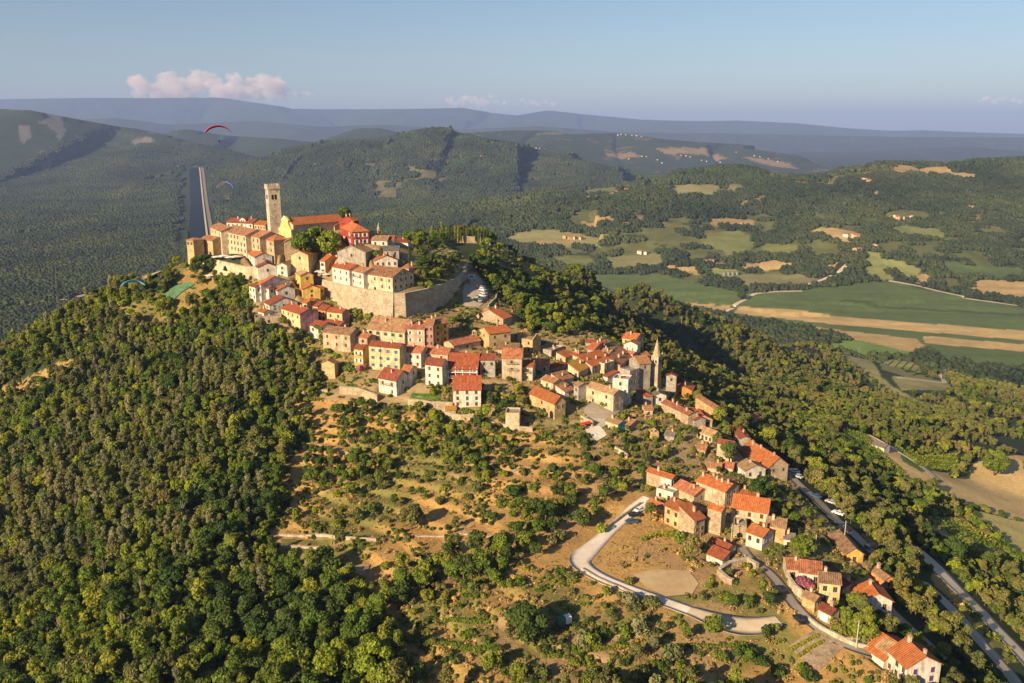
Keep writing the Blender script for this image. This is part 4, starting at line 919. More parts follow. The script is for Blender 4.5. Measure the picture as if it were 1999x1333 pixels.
# ------------------------------------------------------------------ ramparts and other walls
M_RAMP = stone('masonry_rampart', (.43,.36,.26)); M_COPE = plaster('coping', (.55,.47,.35)); M_DRYW = stone('masonry_drystone', (.45,.36,.24))
def wall_run(name, pts, hgt, th_, mat_, label, cat='wall', top=None, down=2.5, batter=0.0, cope=True, step=3.0):
    """pts: world (x, y, z of the wall's foot or, with top given, of its top)"""
    Q = []
    for i in range(len(pts)-1):
        a_, b_ = np.array(pts[i][:3], float), np.array(pts[i+1][:3], float); n_ = max(1, int(np.hypot(*(b_-a_)[:2])/step))
        Q += [a_+(b_-a_)*t/n_ for t in range(n_)]
    Q.append(np.array(pts[-1][:3], float)); Q = np.array(Q)
    tx = np.gradient(Q[:, 0]); ty = np.gradient(Q[:, 1]); L = np.hypot(tx, ty)+1e-9; nx, ny = ty/L, -tx/L   # towards the camera side
    zt = Q[:, 2] if top else H0(Q[:, 0], Q[:, 1])+hgt
    zb = H0(Q[:, 0]+nx*2.5, Q[:, 1]+ny*2.5)-down if top else zt-hgt-down
    zb = np.minimum(zb, zt-1)
    V = []; n_ = len(Q)
    for s_, zz, bt in ((1, zb, batter), (1, zt, 0), (-1, zt, 0), (-1, zb, 0)):
        o = s_*th_/2+bt; V.append(np.c_[Q[:, 0]+nx*o, Q[:, 1]+ny*o, zz])
    V = np.concatenate(V); F_ = []
    for i in range(n_-1):
        for k in range(4):
            k2 = (k+1) % 4; F_.append((k*n_+i, k*n_+i+1, k2*n_+i+1, k2*n_+i))
    mb = MB(); mb.add(V, F_); mb.add([V[i*n_] for i in range(4)], [(0, 1, 2, 3)]); mb.add([V[i*n_+n_-1] for i in range(4)], [(3, 2, 1, 0)])
    t = mb.build(name, mat_); tag(t, label, cat)
    if cope:
        V = []
        for s_, dz in ((1, .0), (1, .22), (-1, .22), (-1, .0)):
            o = s_*(th_/2+.12); V.append(np.c_[Q[:, 0]+nx*o, Q[:, 1]+ny*o, zt+.01+dz])
        V = np.concatenate(V); mb = MB(); mb.add(V, F_); mb.build('coping', M_COPE, t)
    return t
wall_run('rampart_wall', [tuple(p) for p in [(q[0], q[1], q[2]+.9) for q in PLW[6:9]]], 0, 1.6, M_RAMP, 'sunlit high rampart wall in front of the white row', top=True, batter=1.6, down=4)
wall_run('rampart_wall', [tuple(p) for p in [(q[0], q[1], q[2]+.9) for q in PLW[8:]]], 0, 1.6, M_RAMP, 'shaded curving rampart wall beside the car park', top=True, batter=1.2, down=4)
wall_run('terrace_wall', [tuple(p) for p in [(q[0], q[1], q[2]+.9) for q in PLW[1:5]]], 0, 1.2, plaster('rendered_rampart', (.58,.49,.34)), 'pale terrace wall under the cafe parasols beside the gate tower', top=True, batter=.9, down=4)
a_, b_ = at(893,497,548), at(957,494,552)
wall_run('garden_wall', [tuple(a_), tuple(b_)], 4.2, .8, M_DRYW, 'old brown garden wall in front of the cypress row')
def small_tower(name, u, v, Y, w_, hh, mat_, label, spire=0, roofm='tan', z=None, yaw=.6, cat='tower', belf=True):
    p = at(u, v, Y) if z is None else np.array([at(u, v, Y)[0], Y, z])
    t = thing(name, label, cat, tuple(p), yaw); mb = MB(); mb.box(0, w_, 0, w_, -4, hh); 
    for q in (.62, .99): mb.box(-.15, w_+.15, -.15, w_+.15, hh*q-.2, hh*q+.05)
    mb.build('wall', mat_, t)
    if spire:
        mb = MB(); c = w_/2; n_ = 8; r = w_*.52
        ring = [(c+r*math.cos(6.2832*i/n_), c+r*math.sin(6.2832*i/n_), hh+.06) for i in range(n_)]
        mb.add(ring+[(c, c, hh+spire)], [(i, (i+1) % n_, n_) for i in range(n_)]+[tuple(range(n_))[::-1]]); mb.cyl((c, c, hh+spire-.2), (c, c, hh+spire+.9), .05, .05, 5)
        mb.build('spire', stone('masonry_spire', (.46,.37,.22)), t)
    if belf:
        for f_ in ('A', 'B'):
            for k in (.33, .67): put('belfry_opening', door_mesh('arch', round(w_*.2, 1), round(w_*.42, 1)), t, f_, w_*k, hh*.83, w_, w_)
    return t
# bell tower of the citadel
u, v = cc('C1', 1048, 640); pb = at(u, v, 480.0); zt = at(u, cc('C1', 0, 128)[1], 480.0)[2]
bt = thing('bell_tower', 'tall square stone bell tower with battlements above the town', 'bell tower', tuple(pb), math.radians(29)); TW = 6.6; TH_ = zt-pb[2]
M_BT = stone('masonry_tower', (.58,.50,.38))
mb = MB(); mb.box(0, TW, 0, TW, -4, TH_-1.6); mb.box(-.12, TW+.12, -.12, TW+.12, TH_*.70, TH_*.70+.3); mb.box(-.35, TW+.35, -.35, TW+.35, TH_-1.6, TH_-.7); mb.build('wall', M_BT, bt)
mb = MB(); n_ = 6; e = .35; Wt = TW+2*e
for i in range(n_):
    x0 = -e+Wt*i/n_; x1 = x0+Wt/n_*.58
    mb.box(x0, x1, -e, -e+.45, TH_-.7, TH_+.9); mb.box(x0+.3, x1+.3, TW+e-.45, TW+e, TH_-.7, TH_+.9)
    if i: mb.box(-e, -e+.45, x0, x1, TH_-.7, TH_+.9); mb.box(TW+e-.45, TW+e, x0, x1, TH_-.7, TH_+.9)
mb.build('battlements', M_BT, bt)
mb = MB()
for i in range(9):
    for q in (0, 1):
        y = TW*(i+.3)/9
        if q: mb.box(-.34, -.01, y, y+.3, TH_-2.1, TH_-1.6)
        else: mb.box(y, y+.3, -.34, -.01, TH_-2.1, TH_-1.6)
mb.build('corbels', M_COPE, bt)
for f_ in ('A', 'B'):
    for k in (.36, .62): put('belfry_opening', door_mesh('arch', 1.2, 3.0), bt, f_, TW*k, TH_*.76, TW, TW)
    for zz in (.6, .47, .34, .2): put('slit_window', window_mesh('n', .5, .8), bt, f_, TW*.5, TH_*zz, TW, TW)
    put('window', window_mesh('n', .6, .8), bt, f_, TW*.75, TH_*.9, TW, TW)
# yellow baroque church
pc = at(571, 462, 456.0); zc = 269.0; FWD = 13.0; NL = 33.0
ch = thing('yellow_church', 'church with curved bright yellow gable front beside the bell tower', 'church', (pc[0], pc[1], zc), math.radians(45))
M_YEL = plaster('plaster_church', (.78,.63,.22)); hc = at(571, cc('C1', 0, 612)[1], 456)[2]-zc; hp = at(556, cc('C1', 0, 450)[1], 461)[2]-zc; he = hc+(hp-hc)*.45
mb = MB(); mb.box(.8, NL, 0, FWD, -3, he-.5); m2 = MB(); mb.prism([(0, he-.5), (FWD, he-.5), (FWD/2, he+2.6)], 'x', .8, NL); mb.build('wall', stone('masonry_palestone', STONEC['palestone']), ch)
prf = [(0, -3), (0, hc)]+[(FWD*.25*(1-(1-t)**2.3), hc+(hp-hc)*(.06+.62*t**1.15)) for t in np.linspace(.0, 1, 8)]+[(FWD*.20, hc+(hp-hc)*.72)]
prf += [(FWD*.5, hp)]; prf = prf+[(FWD-x, z) for x, z in prf[:-1]][::-1]
mb = MB(); mb.prism(prf, 'x', -.5, .79); mb.build('facade', M_YEL, ch)
mb = MB(); mb.box(-.8, -.51, -.2, FWD+.2, hc-.35, hc+.15); mb.prism([(FWD*.3, hc+(hp-hc)*.74), (FWD*.7, hc+(hp-hc)*.74), (FWD*.5, hp+.35)], 'x', -.7, -.51); 
for y in (.3, FWD*.3, FWD*.66, FWD-.9): mb.box(-.7, -.51, y, y+.6, -3, hc-.36)
mb.build('cornice', plaster('plaster_trim', (.86,.76,.42)), ch)
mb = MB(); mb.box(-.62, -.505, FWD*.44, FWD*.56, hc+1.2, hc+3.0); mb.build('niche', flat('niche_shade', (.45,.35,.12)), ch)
mb = MB(); mb.box(0, .12, FWD/2-.06, FWD/2+.06, hp, hp+1.5); mb.box(0, .12, FWD/2-.4, FWD/2+.4, hp+.9, hp+1.02); mb.build('cross', M_IRON, ch)
pr_ = 3.1/(FWD/2); mb = MB()
for s_ in (0, 1):
    q = [(-.6, he-.5-.6*pr_+.03), (FWD/2, he+2.63), (FWD/2, he+2.9), (-.6, he-.5-.6*pr_+.3)]
    if s_: q = [(FWD-x, z) for x, z in q][::-1]
    mb.prism(q, 'x', .82, NL+.4)
mb.build('roof', roofmat('orange', 'B'), ch)
# parish church tower and the little spire behind the red palace
u, v = cc('C7', 1285, 800); q = P(u, v); zt = at(u, cc('C7', 0, 372)[1], q[1])[2]; za = at(u, cc('C7', 0, 150)[1], q[1])[2]
ct = small_tower('church_tower', u, v, q[1], 3.7, zt-q[2], stone('masonry_churchtower', (.43,.37,.26)), 'stone church tower with pointed spire low in the village', za-zt, z=q[2], yaw=math.radians(55))
mb = MB(); mb.cyl((-.04, 2.15, (zt-q[2])*.62), (.0, 2.15, (zt-q[2])*.62), .6, .6, 16); o = mb.build('clock_face', flat('clock_white', (.6,.6,.58)), ct); o.location = (-.05, 0, 0)
q = at(738, 470, 480); small_tower('small_bell_tower', 738, 470, 480, 2.4, at(738, 452, 480)[2]-q[2]+.5, plaster('plaster_turret', (.66,.52,.26)), 'tiny yellow bell turret with spire behind the red palace', 4.6, yaw=.6)
# ------------------------------------------------------------------ retaining walls, parapets, garden terraces
def gw(name, pts, h_, label, th_=.5, m_=None, cat='wall', cope=True, down=1.5):
    W = [P(*p) for p in pts]; return wall_run(name, [tuple(w__) for w__ in W], h_, th_, m_ or M_DRYW, label, cat, cope=cope, down=down)
gw('retaining_wall', [(664,768),(700,770),(738,784)], 3.0, 'stone retaining wall left of the white balcony house', 1.0)
gw('retaining_wall', [(797,790),(840,796),(884,798)], 2.6, 'stone retaining wall between the two white houses', 1.0)
gw('retaining_wall', [(868,815),(900,822),(925,820)], 2.5, 'stone retaining wall under the little yellow roofed shed', .8)
gw('retaining_wall', [(955,828),(1000,838),(1040,842)], 1.4, 'low broken stone wall beside the ruined tower stub', .8)
gw('garden_wall', [(1134,822),(1150,830),(1158,834)], 2.4, 'curved sunlit stone wall round the raised garden', .8)
gw('courtyard_wall', [(1537,1132),(1540,1142),(1552,1158),(1566,1170)], 2.4, 'curved pale wall of the magenta tree courtyard', .5, M_COPE)
gw('parapet_wall', [(1578,1212),(1600,1228),(1640,1250),(1668,1262),(1695,1268)], 1.0, 'long parapet along the outer edge of the village lane', .4, M_COPE)
gw('parapet_wall', [(1620,1240),(1650,1255),(1700,1256)], 1.3, 'curved wall under the hedged garden by the lane', .4, M_COPE)
gw('parapet_wall', [(1250,985),(1215,1010),(1185,1032)], .9, 'roadside wall at the upper end of the concrete road', .3, M_COPE)
gw('parapet_wall', [(1135,1112),(1165,1130),(1225,1156),(1295,1182)], .5, 'low kerb wall on the outer side of the concrete road', .35, M_COPE)
gw('terrace_bank', [(545,1046),(600,1048),(655,1049)], .8, 'upper pale edge of the grassy garden beds', .8, M_COPE, 'wall', False)
gw('terrace_bank', [(550,1068),(600,1070),(640,1071)], .7, 'lower pale edge of the grassy garden beds', .8, M_COPE, 'wall', False)
gw('terrace_bank', [(660,1052),(700,1054),(735,1056)], 1.0, 'pale stone edge right of the grassy garden beds', .7, M_COPE, 'wall', False)
gw('terrace_bank', [(790,1050),(860,1048),(960,1048),(970,1058)], .5, 'long low edge of the dry terrace in mid slope', .6, M_DRYW, 'wall', False)
gw('terrace_bank', [(650,880),(700,888),(725,890)], .8, 'stone terrace edge above the dense thicket', .6, M_DRYW, 'wall', False)
gw('terrace_bank', [(975,925),(1010,918),(1040,912)], .7, 'stone terrace edge above the bramble mound', .6, M_DRYW, 'wall', False)
gw('terrace_bank', [(590,868),(620,872),(648,874)], 1.0, 'stone terrace edge beside the forest on the left', .6, M_DRYW, 'wall', False)
gw('terrace_bank', [(575,770),(610,768),(640,765)], 1.4, 'sandy terrace edge below the golden stone shed', .8, M_DRYW, 'wall', False)
gw('garden_wall', [(1200,880),(1215,888),(1225,895)], 1.6, 'pale gabled garden wall above the big olive tree', .5, M_COPE)
gw('ruined_wall', [(1405,1120),(1425,1108),(1458,1100),(1478,1112)], 1.8, 'crumbling stone wall round the ruined terrace', 1.0)
gw('ruined_wall', [(1402,1122),(1420,1138),(1430,1142)], 1.6, 'broken corner of old masonry beside the ruined terrace', 1.0)
gw('road_wall', [(953,600),(968,585),(972,570),(962,550),(950,538)], 1.2, 'curved parapet round the car park outside the rampart', .5, M_COPE)
M_GR = plaster('meadow_grass', (.20,.20,.06)); M_BED = plaster('bed_soil', (.40,.29,.18))
patch('garden_bed', [(548,1052),(650,1054),(648,1064),(550,1064)], M_GR, 'upper grassy garden bed on the slope', .25, 'garden bed', 1.5)
patch('garden_bed', [(548,1074),(630,1076),(625,1092),(545,1090)], M_GR, 'lower grassy garden bed on the slope', .25, 'garden bed', 1.5)
patch('garden_bed', [(675,1102),(722,1103),(715,1125),(678,1124)], M_BED, 'small bare soil bed below the terraces', .25, 'garden bed', 1.5)
patch('lawn', [(805,768),(860,770),(862,780),(800,778)], plaster('lawn_grass', (.10,.19,.03)), 'bright green lawn between the two white houses', .25, 'lawn', 1.5)
patch('green_netting', [(322,576),(342,560),(370,552),(380,557),(352,574),(336,590),(325,588)], plaster('netting_green', (.10,.22,.12)), 'green protective netting spread on the slope below the gate tower', .6, 'netting', 1.5, kind='stuff')
# ------------------------------------------------------------------ vehicles
M_GL = flat('car_glass', (.03,.04,.05), .1); M_TY = flat('tyre', (.02,.02,.02)); M_LT = flat('car_light', (.7,.68,.6), .2)
def make_car(col, nm):
    body = MB(); pr = [(-2.1,.35),(2.1,.35),(2.12,.75),(1.95,.92),(1.0,.98),(-1.6,.98),(-2.1,.9)]
    body.prism(pr, 'y', -.86, .86); body.prism([(-1.5,.98),(.95,.98),(.35,1.42),(-1.15,1.45)], 'y', -.72, .72)
    gl = MB(); gl.prism([(-1.42,1.0),(.86,1.0),(.33,1.36),(-1.1,1.38)], 'y', -.735, .735); gl.prism([(.5,1.0),(1.0,1.0),(.42,1.40),(.3,1.4)], 'y', -.66, .66); gl.prism([(-1.56,1.0),(-1.3,1.0),(-1.1,1.42),(-1.2,1.4)], 'y', -.66, .66)
    wh = MB(); wh.cyl((0, -.1, 0), (0, .1, 0), .33, .33, 12, 0); wh.cyl((0, -.11, 0), (0, .11, 0), .18, .18, 10, 1)
    lt = MB(); lt.box(-.03, .03, -.16, .16, -.08, .08)
    return dict(body=body.mesh('body', flat('paint_'+nm, col, .3)), glass=gl.mesh('window', M_GL), wheel=wh.mesh('wheel', [M_TY, flat('rim', (.4,.4,.4), .3, .8)]), lt=lt.mesh('headlight', M_LT))
CARS = dict(white=make_car((.75,.75,.73), 'white'), black=make_car((.02,.02,.025), 'black'), blue=make_car((.05,.09,.16), 'blue'), silver=make_car((.42,.43,.44), 'silver'), red=make_car((.4,.03,.02), 'red'))
def car(u, v, rz, c, label, group=None):
    q = P(u, v); m = CARS[c]; x, y = q[:2]; ax, ay = math.cos(rz), math.sin(rz)
    z = max(gz(x, y), gz(x+ax*2, y+ay*2), gz(x-ax*2, y-ay*2))+.22
    t = thing('parked_car', label, 'car', (x, y, z), rz, group); link('body', m['body'], t); link('window', m['glass'], t)
    for sx in (-1.3, 1.3):
        for sy in (-.78, .78): o = link('wheel', m['wheel'], t); o.location = (sx, sy, .33)
    for sy in (-.6, .6): o = link('headlight', m['lt'], t); o.location = (2.12, sy, .68)
    return t
car(1239,1009,.1,'black','black car parked across the concrete road'); car(1250,999,.6,'white','white car half hidden behind the tree on the concrete road'); car(1233,1022,.2,'blue','dark blue car at the bend above the garden')
car(1525,1157,1.9,'black','black car parked in the lane beside the ruined terrace'); car(1560,1216,1.8,'black','dark car below the lane at the garden plot')
car(1592,973,2.2,'blue','blue car at left side of the ridge road'); car(1622,985,2.3,'silver','silver car nearest the trees on the ridge road'); car(1636,1006,2.3,'white','white car on the ridge road with the tree shadows'); car(1649,1038,2.3,'black','black car near the lower end of the ridge road')
car(1550,925,2.2,'white','white car beside the big stone house'); car(1557,935,2.2,'silver','silver car just behind the white car at the big stone house'); car(1700,1075,.4,'black','dark car behind the ochre cottage')
for i, (u, v, c) in enumerate([(937,560,'black'),(939,566,'silver'),(942,571,'white'),(944,577,'silver'),(942,582,'white'),(940,587,'blue'),(935,591,'silver'),(928,590,'black'),(930,584,'silver')]):
    car(u, v, 2.6-.12*i, c, '%s car, %s in the curved row of the car park' % (c, ['first','second','third','fourth','fifth','sixth','seventh','eighth','ninth'][i]), 'cars in the car park')
# trailer with canvas top under the big round tree
q = P(1100, 1222); t = thing('canvas_trailer', 'small trailer with white and green canvas cover beside the big round tree', 'trailer', (q[0], q[1], q[2]+.2), .35)
mb = MB(); mb.box(-1.9, 1.9, -1.2, 1.2, .5, 1.0); mb.build('chassis', M_IRON, t)
mb = MB(); mb.prism([(-1.2, 1.0), (1.2, 1.0), (1.2, 2.3), (.7, 2.75), (-.7, 2.75), (-1.2, 2.3)], 'x', -1.9, .2); mb.build('green_cover', flat('canvas_green', (.03,.12,.09)), t)
mb = MB(); mb.prism([(-1.2, 1.0), (1.2, 1.0), (1.2, 2.3), (.7, 2.75), (-.7, 2.75), (-1.2, 2.3)], 'x', .21, 1.9); mb.build('white_cover', flat('canvas_white', (.6,.6,.56)), t)
for sy in (-1.15, 1.15): o = link('wheel', CARS['black']['wheel'], t); o.location = (0, sy, .35)
# red car and notice board at the top of the car park
q = P(915, 553); car(915, 553, 1.6, 'red', 'red vehicle under the notice board at the end of the rampart')
q = P(921, 548); t = thing('notice_board', 'white framed board at the top end of the car park', 'sign', tuple(q), .1); mb = MB(); mb.box(-1.6, -1.45, -.07, .07, -.5, 3.4); mb.box(1.45, 1.6, -.07, .07, -.5, 3.4); mb.build('post', M_IRON, t); mb = MB(); mb.box(-1.8, 1.8, -.1, .08, 1.4, 3.5); mb.build('board', flat('board_white', (.65,.66,.65)), t); mb = MB(); mb.box(-1.4, 1.4, -.13, -.101, 1.75, 3.1); mb.build('panel', flat('board_dark', (.10,.13,.14)), t)
# ------------------------------------------------------------------ cafe parasols
def parasol_mesh(w_, d_):
    mb = MB(); mb.add([(-w_/2,-d_/2,2.4),(w_/2,-d_/2,2.4),(w_/2,d_/2,2.4),(-w_/2,d_/2,2.4),(0,0,3.1),(-w_/2,-d_/2,2.2),(w_/2,-d_/2,2.2),(w_/2,d_/2,2.2),(-w_/2,d_/2,2.2)], [(0,1,4),(1,2,4),(2,3,4),(3,0,4),(5,6,1,0),(6,7,2,1),(7,8,3,2),(8,5,0,3)])
    return mb.mesh('canopy', flat('canvas_parasol', (.66,.62,.56)))
PM = parasol_mesh(4.6, 4.2); mb = MB(); mb.cyl((0, 0, 0), (0, 0, 3.1), .06, .05, 8); mb.cyl((0, 0, 0), (0, 0, .12), .4, .4, 10); PP = mb.mesh('pole', M_IRON)
for i, (u, v) in enumerate([(408,511),(422,513),(434,514),(424,507),(438,508),(450,511),(462,512)]):
    q = onplane(u, v, 260.8); t = thing('cafe_parasol', 'pale square parasol in the rows on the cafe terrace', 'parasol', (q[0], q[1], gz(q[0], q[1])), .7, 'parasols on the cafe terrace'); link('canopy', PM, t); link('pole', PP, t)
for i, (u, v) in enumerate([(620,537),(629,539),(638,543),(604,521),(598,517)]):
    q = P(u, v); t = thing('cafe_parasol', 'white parasol beside the left end of the rampart row', 'parasol', tuple(q), .5, 'parasols behind the rampart end'); link('canopy', PM, t); link('pole', PP, t); t.scale = (.8, .8, .9)
for (u, v, lb) in [(1148,834,'red parasol standing open on the concrete yard'),(1139,836,'small red parasol left of the larger red one')]:
    q = P(u, v); t = thing('red_parasol', lb, 'parasol', tuple(q), .3); mb = MB(); n_ = 8; mb.add([(1.5*math.cos(6.283*k/n_), 1.5*math.sin(6.283*k/n_), 2.1) for k in range(n_)]+[(0, 0, 2.7)], [(k, (k+1) % n_, n_) for k in range(n_)]); mb.build('canopy', flat('canvas_red', (.6,.03,.03)), t); link('pole', PP, t)
q = P(1262, 808)
# ------------------------------------------------------------------ poles
def pole(u, v, h_, label):
    q = P(u, v); t = thing('utility_pole', label, 'utility pole', tuple(q)); mb = MB(); mb.cyl((0, 0, -1), (0, 0, h_), .13, .09, 8); mb.build('post', M_PALEW, t); mb = MB(); mb.box(-.7, .7, -.06, .06, h_-.6, h_-.48); mb.build('crossarm', M_WOOD, t)
M_PALEW = flat('concrete_post', (.5,.47,.4))
for a__ in [(1671,1266,8,'concrete pole at the lane beside the large white house'),(1427,1062,7,'pole in front of the broad cream house'),(679,1130,5,'pole at the bare garden bed on the slope'),(1193,640,8,'pole left of the topmost pale yellow house'),(1330,640,10,'pole in the woods above the valley fields'),(1676,690,10,'first pole beside the vineyard on the right slope'),(1755,690,10,'second pole beside the vineyard on the right slope'),(1844,735,10,'pole at the bend of the white vineyard track'),(1647,1062,8,'pole beside the lower end of the ridge road'),(1590,1085,7,'pole between the round tree and the lane')]: pole(*a__)
# ------------------------------------------------------------------ people
def skin_person(name, joints, edges, mats_, label, loc, rz=0, rig=None, s=1.0):
    me = bpy.data.meshes.new('body'); me.from_pydata([j[:3] for j in joints], edges, []); o = bpy.data.objects.new(name, me); COL.objects.link(o)
    md = o.modifiers.new('skin', 'SKIN'); 
    if not me.skin_vertices:
        me.attributes
    for i, j in enumerate(joints): me.skin_vertices[0].data[i].radius = (j[3], j[3])
    me.skin_vertices[0].data[0].use_root = True
    sb = o.modifiers.new('sub', 'SUBSURF'); sb.levels = 1; sb.render_levels = 1
    me.materials.append(mats_); o.location = loc; o.rotation_euler = (0, 0, rz); o.scale = (s, s, s); tag(o, label, 'person'); return o
STAND = ([(0,0,.95,.15),(0,0,1.2,.15),(0,0,1.42,.17),(0,0,1.52,.06),(0,0,1.62,.09),(0,0,1.74,.09),(-.2,0,1.4,.06),(-.27,.03,1.12,.045),(-.25,.12,.9,.035),(.2,0,1.4,.06),(.27,.0,1.12,.045),(.26,.08,.88,.035),(-.1,0,.88,.1),(-.11,.04,.48,.07),(-.12,0,.06,.05),(-.12,.14,.04,.04),(.1,0,.88,.1),(.12,.06,.48,.07),(.14,-.05,.06,.05),(.14,.1,.04,.04)],
  [(0,1),(1,2),(2,3),(3,4),(4,5),(2,6),(6,7),(7,8),(2,9),(9,10),(10,11),(0,12),(12,13),(13,14),(14,15),(0,16),(16,17),(17,18),(18,19)])
SIT = ([(0,0,0,.16),(0,-.05,.25,.16),(0,-.1,.48,.17),(0,-.1,.58,.06),(0,-.08,.68,.1),(0,-.08,.78,.1),(-.22,-.1,.46,.06),(-.34,0,.68,.045),(-.3,.02,.92,.04),(.22,-.1,.46,.06),(.34,0,.68,.045),(.3,.02,.92,.04),(-.1,.1,-.03,.1),(-.11,.45,.05,.08),(-.11,.8,-.1,.05),(-.11,.9,0,.04),(.1,.1,-.03,.1),(.11,.45,.05,.08),(.11,.8,-.1,.05),(.11,.9,0,.04)], STAND[1])
for (u, v, rz, c, lb) in [(1381,1216,.5,(.05,.05,.07),'person in dark clothes standing at left on the dirt road'),(1392,1219,2.2,(.12,.16,.3),'person in blue standing at right on the dirt road'),(1292,1032,1.0,(.1,.07,.06),'person in brown near the salmon house')]:
    q = P(u, v); skin_person('person', *STAND, flat('cloth_%d' % u, c), lb, (q[0], q[1], q[2]+.25), rz)
# ------------------------------------------------------------------ paragliders in the air
def paraglider(u, v, Y, span, arc, tilt, rz, c1_, c2_, du, dv, label, plabel):
    p = at(u, v, Y); t = thing('paraglider_wing', label, 'paraglider', tuple(p), rz); N_ = 28; V = []; F_ = []; mi = []
    R_ = span/2/math.sin(arc/2)
    for i in range(N_+1):
        a = -arc/2+arc*i/N_; ch_ = 2.5*(1-.75*abs(2*i/N_-1)**2.6)+.2
        for k, (cy, cz) in enumerate([(0, 0), (.12, .26), (.4, .30), (1, 0), (.4, -.04)]):
            rr_ = R_+cz*min(1, ch_/1.6); V.append((rr_*math.sin(a), (cy-.4)*ch_, rr_*math.cos(a)-R_))
    for i in range(N_):
        for k in range(5): k2 = (k+1) % 5; F_.append((i*5+k, (i+1)*5+k, (i+1)*5+k2, i*5+k2)); mi.append(1 if (k in (3, 4)) else 0)
    mb = MB(); mb.v = V; mb.f = F_; mb.m = mi; w__ = mb.build('canopy', [flat('wing_'+label[:5], c1_, .6), flat('winglow_'+label[:5], c2_, .6)], t); w__.rotation_euler = (tilt, 0, 0)
    pp = at(u+du, v+dv, Y+1); d = Vector(pp)-Vector(p); cr, sr = math.cos(-rz), math.sin(-rz); dl = Vector((d.x*cr-d.y*sr, d.x*sr+d.y*cr, d.z))
    mb = MB(); M3 = Matrix.Rotation(tilt, 3, 'X')
    for i in range(2, N_-1, 3):
        a = -arc/2+arc*i/N_; q = M3 @ Vector((R_*math.sin(a), 0, R_*math.cos(a)-R_)); s_ = -.22 if i < N_/2 else .22
        mb.cyl(q, (dl.x+s_, dl.y, dl.z+.5), .012, .012, 3, cap=False)
    mb.build('line', flat('line_grey', (.3,.3,.3)), t)
    skin_person('person', *SIT, flat('pilot_suit', (.02,.02,.025)), plabel, tuple(pp), rz)
    mb = MB(); mb.prism([(-.3, -.25), (.95, -.12), (.9, .0), (.1, .02), (-.15, .5), (-.35, .45)], 'y', -.26, .26); mb.v = [(y, x, z) for x, y, z in mb.v]; mb.f = [f[::-1] for f in mb.f]
    h_ = mb.build('harness', flat('harness_black', (.015,.015,.02))); h_.location = pp; h_.rotation_euler = (0, 0, rz); tag(h_, 'black harness seat of '+plabel.split(' ', 1)[1].replace('hanging', 'pilot'), 'harness')
paraglider(426,246,365,10.6,1.9,-.25,.1,(.55,.02,.10),(.30,.01,.08),2,30,'crimson paraglider wing high in front of the blue mountains','person hanging under the crimson wing')
paraglider(441,356,400,9.6,2.0,-.35,-.35,(.16,.20,.80),(.85,.88,.95),3,36,'blue and white paraglider wing above the long canal','person hanging under the blue and white wing')
paraglider(258,548,395,10.5,1.9,-.5,.5,(.03,.42,.70),(.25,.55,.75),20,20,'turquoise paraglider wing low over the forest crest','person hanging under the turquoise wing')
# ------------------------------------------------------------------ far hamlets
FH = []
for wm, rm in (('cream','orange'),('white','oldorange'),('goldstone','rust')):
    FH.append((wall_mesh('A', 13, 9, 6, 2.2, [wallmat(wm)]), roof_mesh('A', 13, 9, 6, 2.2, roofmat(rm, 'A')), wall_mesh('B', 9, 12, 5, 2.0, [wallmat(wm)]), roof_mesh('B', 9, 12, 5, 2.0, roofmat(rm, 'B'))))
HAM = [('pale house in the hamlet under the round topped hill','houses under the round hill',[(905,303),(913,303),(926,306),(936,307),(943,309)],1.3,0),
 ('white house in the line on the crest right of the round hill','houses on the middle crest',[(1046,291),(1054,292),(1065,294),(1075,296)],1.3,1),
 ('house with red roof low on the middle hill','houses low on the middle hill',[(1030,343),(1040,350),(1048,352)],1.3,0),
 ('golden house in the village on the nearer wooded spur','houses on the wooded spur',[(1144,391),(1150,389),(1165,389),(1172,388),(1192,383),(1198,381),(1204,379),(1212,380),(1225,374),(1232,375)],1.05,2),
 ('tiny pale house in the village on the far hazy crest','houses on the far crest',[(1205,264),(1213,263),(1222,264),(1234,265),(1243,266),(1251,268)],1.1,1),
 ('tiny white house scattered over the hazy far slope','houses on the far slope',[(1228,311),(1252,306),(1262,307),(1284,313),(1291,319),(1330,304),(1338,305),(1347,307),(1370,314),(1380,316),(1405,318),(1436,298),(1472,305),(1484,307),(1500,311),(1519,316)],1.0,1),
 ('farm building on the crest of the right hill','farm on the right crest',[(1683,354),(1692,354),(1700,358)],1.1,1),
 ('house of the small hamlet amid woods on the right hill','hamlet in the right woods',[(1740,429),(1748,426),(1756,430),(1765,429),(1775,428),(1783,427)],1.0,1),
 ('farmhouse by the tan field of the right slope','farm by the tan field',[(1655,464),(1662,463),(1671,466)],1.0,1),
 ('yellow farmhouse above the pale valley road','farm above the valley road',[(1664,492),(1676,491),(1704,485)],1.0,0),
 ('reddish house alone on the dry terraces','house on the terraces',[(1448,442),(1458,443)],1.0,2),
 ('white farmhouse at the near edge of the valley fields','farm in the valley',[(1379,516),(1384,514)],.95,1),
 ('stone house on the shoulder beyond the cypress row','houses beyond the cypresses',[(1098,466),(1110,468),(1122,468),(1134,469),(1040,479),(1030,480)],.9,2),
 ('small building at the foot of the terraced meadow','buildings at the meadow',[(1252,497),(1262,498)],.9,1),
 ('pale house far off on the left edge of the valley','houses at the left valley edge',[(10,354),(20,353),(40,348),(85,345)],1.5,0),
 ('tiny building where the valley narrows','building in the narrows',[(345,328)],1.6,1),
 ('house alone on the left flank of the middle hill','house on the left flank',[(613,324),(618,322)],1.4,2),
 ('white house on a small clearing at far right','house in the clearing',[(1898,409)],1.1,1)]
